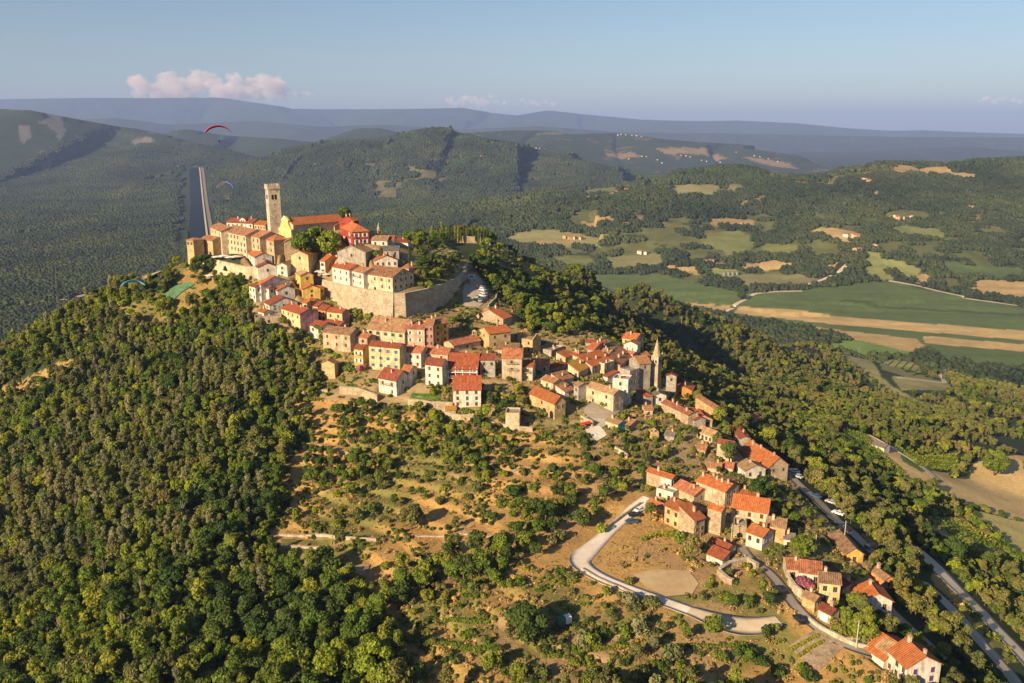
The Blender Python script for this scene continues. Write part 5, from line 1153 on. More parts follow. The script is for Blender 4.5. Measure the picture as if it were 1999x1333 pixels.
for lb, gr, L_, s_, c_ in HAM:
    for i, (u, v) in enumerate(L_):
        q = P(u, v); m = FH[(c_+(i % 3 == 2)) % 3]; k = 2*(i % 2)
        t = thing('farmhouse', lb, 'house', (q[0], q[1], q[2]+2.0), .4+.5*math.sin(i*1.9+u), gr if len(L_) > 1 else None); t.scale = (s_, s_, s_)
        link('wall', m[k], t); link('roof', m[k+1], t)
q = P(1425, 537)
for i in range(4):
    x = q[0]-12+9*i; t = thing('storage_tank', 'silver tank in the row beside the small walled yard in the valley', 'tank', (x, q[1], gz(x, q[1])), 0, 'tanks in the valley yard'); mb = MB(); mb.cyl((0, 0, -1), (0, 0, 7), 3.2, 3.2, 16); mb.build('shell', flat('tank_metal', (.3,.31,.32), .4, .6), t); mb = MB(); mb.cyl((0, 0, 7), (0, 0, 8.4), 3.3, .3, 16); mb.build('lid', flat('tank_lid', (.12,.12,.13), .5), t)
q = P(1725, 885); t = thing('vineyard_hut', 'little white hut with grey roof at the top of the trellised vineyard', 'hut', tuple(q), .6); link('wall', wall_mesh('A', 7, 5, 3, 1.2, [wallmat('white')]), t); link('roof', roof_mesh('A', 7, 5, 3, 1.2, roofmat('grey', 'A')), t)
# ------------------------------------------------------------------ clouds
mc = bpy.data.materials.new('cloud'); mc.use_nodes = True; n = mc.node_tree; n.nodes.clear(); o_ = n.nodes.new('ShaderNodeOutputMaterial'); v_ = n.nodes.new('ShaderNodeVolumePrincipled')
v_.inputs['Color'].default_value = (1.0,.90,.88,1); v_.inputs['Density'].default_value = .0012; v_.inputs['Anisotropy'].default_value = -.3; n.links.new(v_.outputs[0], o_.inputs['Volume'])
def cloud(u0, v0, u1, v1, n_, label, dens=1, seed=1):
    r = np.random.default_rng(seed); V = []; Fc = []; o = 0; Y = 49000.0; pxm = Y/F; vs = []
    for i in range(n_):
        t = (i+r.random())/n_; u = u0+(u1-u0)*t; top = v0+(v1-v0)*(.25+.55*abs(math.sin(t*7.3+seed))*r.random()+.1*r.random()); R_ = (v1-v0)*(.10+.18*r.random())*pxm
        v = top+(v1-top)*r.random()**1.4*.8; c = at(u, v, Y+r.uniform(-1500, 1500)); d = 1+.16*r.normal(size=(len(IV), 1)); V.append(IV*d*np.array([R_, R_, R_*.85])+c); Fc.append(IF+o); o += len(IV)
    me = npmesh('cloud', np.concatenate(V), np.concatenate(Fc), mc, None, True); ob = link('cloud', me)
    rm = ob.modifiers.new('merge', 'REMESH'); rm.mode = 'VOXEL'; rm.voxel_size = (v1-v0)*pxm*.03; rm.use_smooth_shade = True
    tx_ = bpy.data.textures.new('puff', 'CLOUDS'); tx_.noise_scale = (v1-v0)*pxm*.2; tx_.noise_depth = 3; dm = ob.modifiers.new('puffs', 'DISPLACE'); dm.texture = tx_; dm.strength = (v1-v0)*pxm*.24; dm.texture_coords = 'GLOBAL'; dm.mid_level = .5
    tag(ob, label, 'cloud', kind='structure')
# ------------------------------------------------------------------ foliage
def leafmat(name, stops, seed=0.0):
    m, n, b = newmat(name, .85)
    oi = n.nodes.new('ShaderNodeObjectInfo'); r = ramp(n, stops); n.links.new(oi.outputs['Random'], r.inputs[0])
    a_ = n.nodes.new('ShaderNodeAttribute'); a_.attribute_name = 'Lf'
    big = name == 'foliage_valley'; tn = tex(n, 'Noise', .0035 if big else .03, 'Position', Detail=6.0, Roughness=.65)
    rn = ramp(n, [(.36, (.62, .68, .72)), (.5, (1, 1, 1)), (.64, (1.45, 1.32, 1.0))] if big else [(.36, (.72, .76, .8)), (.5, (1, 1, 1)), (.66, (1.3, 1.2, .95))]); n.links.new(tn.outputs[0], rn.inputs[0])
    r0 = r; r = type('o', (), {})(); r.outputs = [mixc(n, 1.0, r0.outputs[0], rn.outputs[0], 'MULTIPLY')]
    n.links.new(mixc(n, 1.0, r.outputs[0], a_.outputs['Color'], 'MULTIPLY'), b.inputs['Base Color'])
    tr = n.nodes.new('ShaderNodeBsdfTranslucent'); n.links.new(mixc(n, 1.0, r.outputs[0], a_.outputs['Color'], 'MULTIPLY'), tr.inputs['Color'])
    ms = n.nodes.new('ShaderNodeMixShader'); ms.inputs[0].default_value = .3
    n.links.new(b.outputs[0], ms.inputs[1]); n.links.new(tr.outputs[0], ms.inputs[2])
    n.links.new(ms.outputs[0], n.nodes['Material Output'].inputs['Surface'])
    return m
LM = dict(
 green=leafmat('foliage_green', [(0, (.10,.165,.022)), (.3, (.14,.205,.026)), (.55, (.20,.245,.032)), (.8, (.26,.285,.035)), (1, (.125,.185,.03))]),
 olive=leafmat('foliage_olive', [(0, (.15,.165,.045)), (.35, (.19,.19,.06)), (.6, (.15,.185,.05)), (.85, (.22,.21,.065)), (1, (.17,.15,.05))]),
 dark=leafmat('foliage_dark', [(0, (.050,.095,.02)), (.5, (.07,.115,.024)), (1, (.095,.135,.028))]),
 bright=leafmat('foliage_bright', [(0, (.22,.30,.02)), (.5, (.28,.33,.03)), (1, (.17,.26,.03))]),
 grey=leafmat('foliage_silver', [(0, (.22,.235,.10)), (.5, (.27,.27,.13)), (1, (.19,.22,.08))]),
 pink=leafmat('blossom_pink', [(0, (.50,.21,.25)), (1, (.44,.17,.22))]),
 magenta=leafmat('blossom_magenta', [(0, (.30,.10,.14)), (1, (.34,.12,.16))]),
 dry=leafmat('foliage_dry', [(0, (.46,.33,.13)), (.5, (.52,.38,.16)), (1, (.40,.31,.12))]),
 valley=leafmat('foliage_valley', [(0, (.042,.064,.026)), (.4, (.052,.076,.030)), (.7, (.062,.084,.034)), (1, (.048,.068,.030))]))
M_BARK = plaster('bark', (.16,.12,.085)); M_PALEBARK = plaster('pale_bark', (.36,.31,.25))
def leaves(r, cl, n_, size, flat_=.0, up=.25):
    """n_ leaf clusters spread over the clump balls cl = [(x,y,z,rx,rz)]"""
    cl = np.array(cl, float); w_ = cl[:, 3]**2; k = r.choice(len(cl), n_, p=w_/w_.sum())
    d = r.normal(size=(n_, 3)); d[:, 2] += up; d /= np.linalg.norm(d, axis=1)[:, None]
    rad = .72+.36*r.random(n_)**.7
    p = cl[k, :3]+d*np.c_[cl[k, 3], cl[k, 3], cl[k, 4]]*rad[:, None]
    nrm = d+r.normal(size=(n_, 3))*.55; nrm /= np.linalg.norm(nrm, axis=1)[:, None]
    t = np.cross(nrm, r.normal(size=(n_, 3))); t /= np.linalg.norm(t, axis=1)[:, None]; u = np.cross(nrm, t)
    s = size*(.6+.8*r.random(n_))[:, None]
    V = np.stack([p-t*s-u*s*.6, p+t*s*.8-u*s*.8, p+t*s+u*s*.6, p-t*s*.7+u*s*.9], 1).reshape(-1, 3)
    Fq = np.arange(4*n_).reshape(-1, 4)
    cb = .82+.36*r.random(len(cl)); lf = (cb[k]*(.78+.44*r.random(n_)))[:, None]*np.ones((1, 3)); lf[:, 0] *= 1+.25*(r.random(n_)-.4); 
    return V, Fq, lf
def trunk_mb(r, h, rad, spread, nb=4, top=None):
    mb = MB(); lean = r.normal(size=2)*.04*h; hb = h*.42
    p1 = (lean[0]*.5, lean[1]*.5, hb); mb.cyl((0, 0, -1.2), p1, rad, rad*.7, 7)
    mb.cyl(p1, (lean[0], lean[1], h*.8), rad*.7, rad*.22, 6)
    for i in range(nb):
        a = 2*math.pi*(i+r.random()*.6)/nb; q = r.uniform(.35, .75); z0 = hb+(h*.8-hb)*r.uniform(0, .4)
        mb.cyl((p1[0], p1[1], z0-.4), (math.cos(a)*spread*q, math.sin(a)*spread*q, z0+h*.22), rad*.4, rad*.1, 5)
    return mb
def make_plant(kind, seed):
    r = np.random.default_rng(seed); cl = []
    if kind == 'broad':
        h = 9.0; R = 3.4
        for i in range(15):
            a = r.random()*6.28; q = R*.66*math.sqrt(r.random()); z = 3.9+4.0*r.random()*(1-.3*q/R); cl.append((q*math.cos(a), q*math.sin(a), z, r.uniform(.95, 1.65), r.uniform(.8, 1.3)))
        L = leaves(r, cl, 1500, .27); T = trunk_mb(r, h, .26, R)
    elif kind == 'tall':
        h = 12.0
        for i in range(15):
            z = 3.2+8.0*i/14; q = 1.5*math.sin(math.pi*min(1, (z-1.5)/11.5)); a = r.random()*6.28; cl.append((q*.7*math.cos(a), q*.7*math.sin(a), z, r.uniform(.7, 1.25), r.uniform(.8, 1.3)))
        L = leaves(r, cl, 1200, .24); T = trunk_mb(r, h, .2, 1.8)
    elif kind == 'bush':
        h = 3.0
        for i in range(8):
            a = r.random()*6.28; q = 1.0*math.sqrt(r.random()); cl.append((q*math.cos(a), q*math.sin(a), .7+1.1*r.random(), r.uniform(.5, .95), r.uniform(.5, .8)))
        L = leaves(r, cl, 520, .2); T = trunk_mb(r, 1.8, .1, 1.0)
    elif kind == 'cypress':
        h = 12.0
        for i in range(14):
            z = .8+10.8*i/13; q = 1.05*math.sin(math.pi*min(1, .12+.86*(1-z/12.6)))**.7; cl.append((r.normal()*.08, r.normal()*.08, z, max(.25, q), .75))
        L = leaves(r, cl, 1500, .17, up=.4); T = trunk_mb(r, 9, .2, .4, 2)
    elif kind == 'cedar':
        h = 14.0
        for i in range(9):
            z = 3.0+10.2*i/8; Rr = 5.2*(1-(z-2)/14.5)
            for k in range(6):
                a = 6.28*(k+r.random())/6; q = Rr*r.uniform(.35, .85); cl.append((q*math.cos(a), q*math.sin(a), z-.1*q, Rr*.34+.3, .38))
            cl.append((0, 0, z+.3, .8, .6))
        L = leaves(r, cl, 3200, .22); T = trunk_mb(r, h, .4, 3.5, 6)
    elif kind == 'spread':
        h = 11.0
        for k in range(17):
            a = 6.28*k/17; q = 7.0*math.sqrt(r.random()); cl.append((q*math.cos(a), q*math.sin(a), 6.2+4.2*r.random()*(1-q/9), r.uniform(1.5, 2.3), .5))
        L = leaves(r, cl, 2600, .26); T = trunk_mb(r, h, .45, 6, 7)
    elif kind == 'round':
        h = 8.0
        for i in range(26):
            d = r.normal(size=3); d /= np.linalg.norm(d); cl.append((d[0]*2.6, d[1]*2.6, 4.6+d[2]*2.3, r.uniform(.9, 1.4), r.uniform(.8, 1.2)))
        L = leaves(r, cl, 3400, .23); T = trunk_mb(r, h*.8, .3, 2.4)
    elif kind == 'tuft':
        h = 1.2
        for i in range(3): cl.append((r.normal()*.5, r.normal()*.5, .25, .45, .35))
        L = leaves(r, cl, 110, .13); T = None
    return L, T, h
PL_C = {}
def plant_mesh(kind, mat_, seed, joined=False):
    k = (kind, mat_, seed, joined)
    if k in PL_C: return PL_C[k]
    (V, Fq, lf), T, h = make_plant(kind, seed*7+hash(kind) % 1 + len(kind)*13)
    if not joined:
        cm = npmesh('crown', V, Fq, LM[mat_], [('Lf', 'FACE', lf)])
        tm = T.mesh('trunk', M_BARK) if T else None
        PL_C[k] = (cm, tm, h); return PL_C[k]
    tm = T if T else None
    Fl = [tuple(f) for f in Fq]; Vl = [tuple(v) for v in V]; nF = len(Fl); mi = [0]*nF
    if tm:
        o = len(Vl); Vl += tm.v; Fl += [tuple(i+o for i in f) for f in tm.f]; mi += [1]*len(tm.f)
    me = bpy.data.meshes.new(kind); me.from_pydata(Vl, [], Fl); me.materials.append(LM[mat_]); me.materials.append(M_BARK)
    me.polygons.foreach_set('material_index', mi)
    at_ = me.attributes.new('Lf', 'FLOAT_COLOR', 'FACE'); at_.data.foreach_set('color', np.r_[np.c_[lf, np.ones(nF)], np.ones((len(Fl)-nF, 4))].astype(np.float32).ravel())
    PL_C[k] = (me, None, h); return PL_C[k]
def plant(name, kind, mat_, seed, xy, s, label, cat='tree', group=None, rz=None, z=None, sz=None):
    cm, tm, h = plant_mesh(kind, mat_, seed)
    x, y = float(xy[0]), float(xy[1]); z = gz(x, y) if z is None else z
    t = thing(name, label, cat, (x, y, z), rz if rz is not None else (x*7.3+y*3.1) % 6.28, group)
    t.scale = (s, s, (sz or s))
    link('crown' if cat != 'shrub' else 'foliage', cm, t)
    if tm: link('trunk' if cat != 'shrub' else 'stem', tm, t)
    return t
# --- generic scatter into one object
def scatter(name, protos, pts, rots, scls, idxs, label, cat):
    c = bpy.data.collections.new(name+'_shapes')
    for i, me in enumerate(protos):
        o = bpy.data.objects.new('shape_%02d' % i, me); c.objects.link(o)
    me = bpy.data.meshes.new(name); me.vertices.add(len(pts)); me.vertices.foreach_set('co', np.asarray(pts, np.float32).ravel())
    a1 = me.attributes.new('rot', 'FLOAT_VECTOR', 'POINT'); a1.data.foreach_set('vector', np.asarray(rots, np.float32).ravel())
    a2 = me.attributes.new('scl', 'FLOAT_VECTOR', 'POINT'); a2.data.foreach_set('vector', np.asarray(scls, np.float32).ravel())
    a3 = me.attributes.new('idx', 'INT', 'POINT'); a3.data.foreach_set('value', np.asarray(idxs, np.int32))
    me.update(); o = link(name, me)
    g = bpy.data.node_groups.new(name, 'GeometryNodeTree')
    g.interface.new_socket('Geometry', in_out='INPUT', socket_type='NodeSocketGeometry'); g.interface.new_socket('Geometry', in_out='OUTPUT', socket_type='NodeSocketGeometry')
    N = g.nodes; gi = N.new('NodeGroupInput'); go = N.new('NodeGroupOutput'); ip = N.new('GeometryNodeInstanceOnPoints'); ci = N.new('GeometryNodeCollectionInfo')
    ci.inputs['Collection'].default_value = c; ci.inputs['Separate Children'].default_value = True; ci.inputs['Reset Children'].default_value = True
    def na(nm, ty):
        q = N.new('GeometryNodeInputNamedAttribute'); q.data_type = ty; q.inputs['Name'].default_value = nm; return [s for s in q.outputs if s.enabled and s.name == 'Attribute'][0]
    e2r = N.new('FunctionNodeEulerToRotation'); g.links.new(na('rot', 'FLOAT_VECTOR'), e2r.inputs[0]); g.links.new(e2r.outputs[0], ip.inputs['Rotation'])
    g.links.new(na('scl', 'FLOAT_VECTOR'), ip.inputs['Scale']); g.links.new(na('idx', 'INT'), ip.inputs['Instance Index'])
    ip.inputs['Pick Instance'].default_value = True
    g.links.new(gi.outputs[0], ip.inputs['Points']); g.links.new(ci.outputs[0], ip.inputs['Instance']); g.links.new(ip.outputs[0], go.inputs[0])
    md = o.modifiers.new('scatter', 'NODES'); md.node_group = g
    tag(o, label, cat, kind='stuff'); return o
def in_view(x, y, mg=.06):
    return (np.abs(x) < y*(999.5/F+mg)/cp*1.02+12) & (y > 90)
def free(x, y, gap=1.5, roads=True):
    ok = np.ones(len(x), bool)
    for l in LAY:
        px, py, pz = l['p']; c, s = math.cos(l['yaw']), math.sin(l['yaw']); dx = x-px; dy = y-py; lx = dx*c+dy*s; ly = -dx*s+dy*c
        ok &= ~((lx > -gap) & (lx < l['b']+gap) & (ly > -gap) & (ly < l['a']+gap))
    if roads:
        for ln, hw in ROADFOOT:
            lo = ln.min(0)-hw-4; hi = ln.max(0)+hw+4; k = np.nonzero((x > lo[0]) & (x < hi[0]) & (y > lo[1]) & (y < hi[1]))[0]
            if len(k):
                d, _ = segdist([tuple(q) for q in ln], x[k], y[k]); ok[k[d < hw+gap]] = False
        for q in ROADPOLY:
            ok &= ~inpoly(q, x, y)
    return ok
def jgrid(lo, hi, s, r):
    X, Y = np.meshgrid(np.arange(lo[0], hi[0], s), np.arange(lo[1], hi[1], s)); X = X.ravel(); Y = Y.ravel()
    return X+(r.random(len(X))-.5)*s*.9, Y+(r.random(len(X))-.5)*s*.9
R1 = np.random.default_rng(5)
DENSE = [ # thickets standing on the open slope: (outline, spacing)
 ([(590,890),(660,885),(770,880),(790,950),(700,985),(600,965)], 3.4),
 ([(640,785),(720,795),(800,805),(870,830),(1000,835),(1010,900),(940,930),(830,905),(760,880),(650,860)], 3.6),
 ([(740,1115),(850,1095),(980,1065),(1000,1010),(1090,1000),(1100,1060),(1040,1095),(960,1150),(850,1180),(740,1195)], 4.4, 1.45),
 ([(1050,925),(1180,915),(1235,960),(1180,1005),(1100,995)], 4.4),
 ([(1230,820),(1330,850),(1430,870),(1410,935),(1290,905),(1235,960),(1200,900)], 4.6, .8),
 ([(540,1130),(690,1110),(760,1230),(800,1345),(560,1345)], 5.0, 1.4),
 ([(500,800),(600,800),(620,880),(580,900),(500,900)], 3.6),
 ([(1380,1180),(1500,1180),(1540,1160),(1560,1210),(1500,1215),(1400,1200)], 3.2),
 ([(1610,1190),(1660,1180),(1740,1215),(1750,1255),(1660,1258),(1620,1230)], 3.2),
 ([(800,470),(850,457),(868,490),(893,505),(901,530),(880,553),(812,570),(818,530)], 4.6),
 ([(1010,600),(1060,590),(1150,615),(1200,635),(1185,655),(1110,652),(1040,662),(1005,645)], 4.6),
 ([(1300,700),(1420,790),(1540,905),(1500,900),(1440,850),(1385,810),(1340,785),(1300,740)], 5.0, .8),
 ([(500,640),(545,645),(580,690),(610,725),(630,775),(600,790),(560,745),(520,700)], 3.8),
 ([(880,625),(930,615),(925,655),(885,660)], 3.6),
 ([(950,765),(1020,765),(1030,815),(985,830),(950,805)], 3.4),
 ([(1480,930),(1530,950),(1640,1050),(1650,1062),(1560,1040),(1500,990)], 4.2),
]
CLEAR = [[(1795,1000),(1880,1000),(1999,1090),(2060,1130),(1999,1135),(1900,1105),(1800,1050)],[(1640,836),(1775,940),(1795,968),(1700,935),(1625,862)],[(1590,655),(1700,664),(1800,700),(1850,745),(1860,768),(1760,765),(1650,700)]]
DENSE_W = [(np.array(wpoly(q[0])), q[1], q[2] if len(q) > 2 else 1.0) for q in DENSE]
SOLO = []
def tp(u, v): q = P(u, v); return q
def solo(u, v, kind, mat_, seed, s, label, name='broadleaf_tree', cat='tree', group=None, sz=None):
    q = P(u, v); SOLO.append((q[0], q[1], s*2.2)); return plant(name, kind, mat_, seed, q, s, label, cat, group, sz=sz)
solo(1030,1258,'round','dark',1,1.55,'big dark round tree beside the canvas topped trailer')
solo(594,503,'round','green',2,1.75,'left of the two large trees in the citadel square')
solo(645,503,'round','green',3,1.8,'right of the two large trees in the citadel square')
solo(620,496,'round','green',4,1.9,'tree rising between the two large trees of the square')
solo(1565,1092,'round','green',5,1.0,'round green tree beside the small white house with grey roof',name='round_tree')
solo(1482,978,'round','dark',6,1.15,'dark spreading tree in front of the white house with tan roof')
solo(1420,905,'broad','dark',7,1.1,'fig tree beside the plain beige walled house',name='fig_tree')
solo(1690,1250,'round','green',8,1.0,'broad tree inside the hedged garden above the lane')
solo(1940,928,'round','green',9,1.9,'single round tree at the edge of the tan fields')
solo(803,1033,'round','olive',1,1.15,'large round olive green tree alone on the dry slope')
solo(637,1108,'broad','green',2,.85,'tree at the corner of the terraced garden beds')
solo(1137,1030,'round','dark',3,.85,'dark tree on the slope left of the concrete road')
solo(1003,968,'bush','dark',4,2.3,'wide dark bramble mound on the dry slope','bramble','shrub',sz=1.5)
solo(1350,1092,'broad','olive',5,.95,'loose tree left of the cream cottage')
solo(1322,1060,'bush','green',6,1.6,'bright bush in front of the golden stone house','garden_bush','shrub')
solo(1270,1015,'broad','dark',7,.8,'dark tree beside the parked cars on the concrete road')
solo(1695,1120,'cypress','olive',1,.5,'stubby cypress beside the low pink shed','cypress')
solo(660,722,'bush','pink',1,1.3,'pink oleander at left of the green bush','oleander','shrub')
solo(703,726,'bush','pink',2,1.5,'pink oleander at right of the green bush','oleander','shrub')
solo(682,726,'bush','green',3,1.8,'green bush between the two pink oleanders','garden_bush','shrub')
solo(1568,1150,'bush','magenta',3,1.7,'magenta flowering tree in the walled courtyard','flowering_tree','tree')
solo(255,552,'cedar','dark',2,1.1,'left of the two dark conifers beyond the forest crest','conifer')
solo(291,540,'cedar','dark',3,1.25,'right of the two dark conifers beyond the forest crest','conifer')
solo(1690,500,'round','dark',4,1.2,'small dark tree alone by the valley road')
solo(1447,586,'round','dark',5,2.4,'single tree beside the farm track in the valley')
solo(930,523,'round','dark',6,1.25,'dark round tree outside the end of the rampart')
for i, (u, v, k, m_, s_, lb) in enumerate([(825,535,'cedar','dark',1.05,'tall dark conifer behind the long cream rampart house'),(800,520,'cypress','dark',.8,'dark columnar tree left of the tall conifer in the garden'),(865,515,'spread','grey',.95,'wide flat topped cedar in the citadel garden'),
   (850,478,'broad','green',1.2,'green tree behind the wide flat topped cedar'),(795,478,'broad','green',.9,'green tree behind the low white citadel house'),(820,552,'round','olive',.9,'olive green tree at left front of the citadel garden'),(850,552,'broad','green',.95,'green tree at middle front of the citadel garden'),
   (880,540,'broad','olive',.9,'olive toned tree at right front of the citadel garden'),(838,565,'bush','green',2,'low bush just behind the rampart coping'),(735,505,'broad','green',.55,'small tree between pale citadel houses'),(893,515,'broad','dark',.9,'dark tree at the far bend of the rampart')]):
    solo(u, v, k, m_, i % 5+1, s_, lb, name={'cedar': 'conifer', 'cypress': 'cypress', 'spread': 'cedar_tree', 'bush': 'garden_bush'}.get(k, 'broadleaf_tree'), cat='shrub' if k == 'bush' else 'tree')
for (x, y, s_, lb) in [(-100,505,1.35,'dark tree behind the nave roof of the yellow church'),(-146,512,1.1,'dark tree just left of the bell tower'),(-152,516,.9,'smaller dark tree left of the bell tower')]:
    plant('broadleaf_tree', 'round', 'dark', 4, (x, y), s_, lb)
plant('cypress', 'cypress', 'dark', 2, tuple(at(368,462,520)[:2]), .55, 'lone cypress behind the gate tower')
for i, (u, v, m_, s_, w_) in enumerate([(560,1310,'green',1.3,'left'),(655,1325,'bright',1.35,'middle'),(735,1330,'bright',1.4,'right'),(620,1262,'green',1.3,'second row left'),(700,1262,'green',1.25,'second row right'),(580,1225,'green',1.1,'third row')]):
    solo(u, v, 'round', m_, i % 5+1, s_, 'large lush round tree at the bottom of the woods, %s of its cluster' % w_)
# cypress row on the garden wall
for i in range(15):
    u = 872+(952-872)*i/14; q = at(u, 484, 552+6*math.sin(i)); SOLO.append((q[0], q[1], 2))
    plant('cypress', 'cypress', ['green', 'dark', 'dark', 'olive'][i % 4], 1+i % 3, q, .78+.1*math.sin(i*2.3), 'cypress in the row behind the old garden wall', 'tree', 'row of cypresses behind the garden wall')
# trees along the lower part, garden trees of the village, bright shrubs
ADJ = dict(green='mid green', dark='dark green', olive='olive green', bright='yellow green', grey='silvery green', dry='dry', pink='pink', magenta='magenta')
def put_group(lst, name, cat, label, group):
    for i, (u, v, k, m_, s_) in enumerate(lst):
        if i == 0: base = label
        nm_ = name if k != 'bush' or 'bush' in name or 'shrub' in name else name.replace('tree', 'bush')
        sz_ = 'small' if s_ < (.5 if k != 'bush' else 1.15) else 'medium' if s_ < (.75 if k != 'bush' else 1.5) else 'large'
        label = '%s %s %s' % (sz_, ADJ[m_], base if k != 'bush' else base.replace('tree', 'bush', 1)); name_ = nm_; cat_ = 'shrub' if k == 'bush' else 'tree'
        q = P(u, v); SOLO.append((q[0], q[1], s_*2)); plant(name_, k, m_, i % 4+1, q, s_, label, cat_, group)
put_group([(700,628,'broad','green',.8),(718,632,'broad','bright',.6),(727,640,'bush','green',1.5),(690,620,'broad','dark',.7)], 'garden_tree', 'tree', 'tree at the foot of the sunlit rampart wall', 'trees at the foot of the rampart')
put_group([(590,665,'broad','dark',.65),(580,655,'broad','dark',.5),(604,668,'bush','green',1.5)], 'garden_tree', 'tree', 'tree between the pink sided house and the vine covered house', 'trees beside the vine covered house')
put_group([(222+random.uniform(-1,1),590,'bush','bright',1.6),(240,600,'bush','bright',1.8),(252,612,'bush','bright',1.4),(262,585,'bush','bright',1.2),(285,582,'bush','bright',1.3),(296,590,'bush','bright',1.2),(205,660,'bush','bright',1.4),(180,680,'bush','bright',1.6),(125,705,'bush','bright',1.5),(245,625,'bush','bright',1.3),(318,560,'bush','bright',1.5)], 'yellow_shrub', 'shrub', 'shrub on the sunlit left shoulder of the hill', 'yellow shrubs on the left shoulder')
put_group([(1140,1262,'bush','grey',1.6),(1155,1258,'bush','green',1.7),(1180,1245,'bush','green',1.3),(1220,1240,'bush','green',1.6),(1250,1235,'bush','grey',1.7),(1232,1180,'bush','grey',1.5),(1270,1185,'bush','olive',1.5),(1225,1140,'bush','olive',1.0),(1185,1160,'bush','green',1.0),
  (1240,1290,'broad','olive',.55),(1275,1275,'broad','grey',.6),(1310,1290,'bush','grey',1.8),(1340,1250,'broad','green',.5),(1390,1235,'bush','green',1.8),(1245,1325,'bush','olive',1.8),(1405,1290,'bush','green',1.2),(1440,1290,'broad','green',.5),(1460,1285,'bush','green',1.5),(1485,1300,'bush','dark',1.2),(1510,1240,'broad','green',.45),(1495,1250,'broad','dark',.5),
  (1520,1320,'bush','dark',1.1),(1580,1328,'bush','dark',1.3),(1565,1310,'bush','green',1.0),(1350,1320,'bush','olive',1.2),(1150,1325,'bush','olive',1.2),(1120,1300,'bush','green',1.0),(1015,1330,'broad','green',.7),(960,1320,'broad','green',.8),(1060,1320,'bush','olive',1.3),(1180,1310,'bush','olive',1.0)],
  'olive_bush', 'shrub', 'bush standing in the dry grass at bottom right', 'bushes in the dry grass of the foreground')
put_group([(1120,980,'bush','green',1.3),(1175,1040,'bush','bright',1.2),(1160,1000,'bush','green',1.2),(1100,990,'broad','green',.5),(1090,960,'broad','olive',.5),(1060,940,'broad','green',.55),(1110,925,'broad','green',.5),(1150,930,'broad','green',.6),(1185,960,'broad','olive',.6),(1150,905,'broad','dark',.5),(1210,930,'bush','olive',1.4),
  (870,960,'bush','green',1.2),(900,945,'bush','green',1.1),(930,960,'bush','olive',1.3),(915,975,'bush','olive',1.2),(860,985,'bush','dark',1.3),(950,935,'bush','green',1.2),(980,990,'bush','green',1.2),(890,1030,'broad','olive',.45),(960,1015,'bush','green',1.3),(700,1010,'bush','olive',1.5),(730,1000,'bush','green',1.4),(655,1030,'bush','green',1.3),(620,1000,'bush','green',1.1),(580,1010,'bush','green',1.3),(560,1005,'bush','olive',1.0),(1030,1000,'bush','dark',1.0),(840,930,'bush','olive',1.1),(770,990,'broad','green',.5),(600,930,'broad','dark',.5),(985,930,'bush','green',1.2),(1020,925,'bush','olive',1.2)],
  'slope_bush', 'shrub', 'bush on the dry terraced slope below the village', 'bushes on the terraced slope')
put_group([(1655,1215,'bush','green',1.6),(1670,1240,'bush','bright',1.2),(1320,950,'broad','olive',.55),(1300,925,'bush','green',1.3),(1200,850,'broad','green',.45),(1140,870,'bush','dark',1.5),(1000,790,'broad','green',.5),(985,785,'bush','green',1.4),(965,780,'broad','green',.4),(1025,770,'broad','green',.45),(870,765,'bush','green',1.3),(845,770,'bush','bright',1.3),(855,762,'broad','green',.35),(1215,820,'bush','green',1.4),(1270,830,'bush','bright',1.2),(1180,795,'bush','green',1.3),(1185,640,'broad','dark',.6),
  (1075,655,'broad','dark',.9),(1050,640,'broad','green',.7),(1100,660,'broad','green',.9),(1090,640,'broad','green',1.0),(1130,650,'broad','dark',.9),(1340,810,'bush','green',1.6),(1370,800,'bush','bright',1.3),(1400,870,'broad','green',.6),(1440,850,'broad','green',.5),(1470,830,'broad','green',.8),(1500,830,'broad','green',.9),(1855,1320,'broad','green',.6),(1840,1290,'broad','green',.6),(640,690,'bush','green',1.4),(655,700,'bush','bright',1.2),(630,740,'broad','dark',.5),(620,735,'bush','dark',1.3),(550,630,'bush','green',1.4),(520,680,'broad','bright',.6),(545,690,'broad','bright',.6),(570,690,'broad','green',.7)],
  'garden_tree', 'tree', 'garden tree among the stone houses', 'garden trees among the houses')
SO = np.array(SOLO)
# --- forest covering the town hill
def on_hill(x, y): return np.hypot(x-150, y-450) < 900
fx, fy = jgrid((-420, 100), (820, 1080), 3.9, R1)
k = in_view(fx, fy) & ~((fx < 40) & (fy > 590)) & ~((fx < -60) & (fy > 545)); fx, fy = fx[k], fy[k]
k = R1.random(len(fx)) < np.where(fy > 600, .6, np.where(fy > 430, .95, .9)); fx, fy = fx[k], fy[k]
hz_ = H0(fx, fy)
k = (hz_ > 17) & on_hill(fx, fy) & ~inany(OPEN_W, fx, fy) & ~inany(TOWN_W, fx, fy) & ~inany([p for c, p in FIELDS_W], fx, fy) & ~inpoly(plat_poly, fx, fy)
dr = inany(DRY_W, fx, fy); k &= ~(dr & (R1.random(len(fx)) < .86)); k &= free(fx, fy, 2.0)
k &= ~inany([np.array(wpoly(p)) for p in CLEAR], fx, fy)
rl_ = np.hypot(fx, fy); ux, uy = fx/rl_, fy/rl_; HP = [p for c, p in FIELDS_W if p[:, 1].max() < 1150 and p[:, 0].min() > 60]
for sh in (6, 12, 18): k &= ~inany(HP, fx+ux*sh, fy+uy*sh)
for ln, hw in ROADFOOT:
    if len(ln) > 8 and ln[:, 0].max() > 95 and ln[:, 1].max() < 1100:
        for sh in (4, 8, 12):
            d, _ = segdist([tuple(q) for q in ln[::3]], fx+ux*sh, fy+uy*sh); k &= d > hw+.5
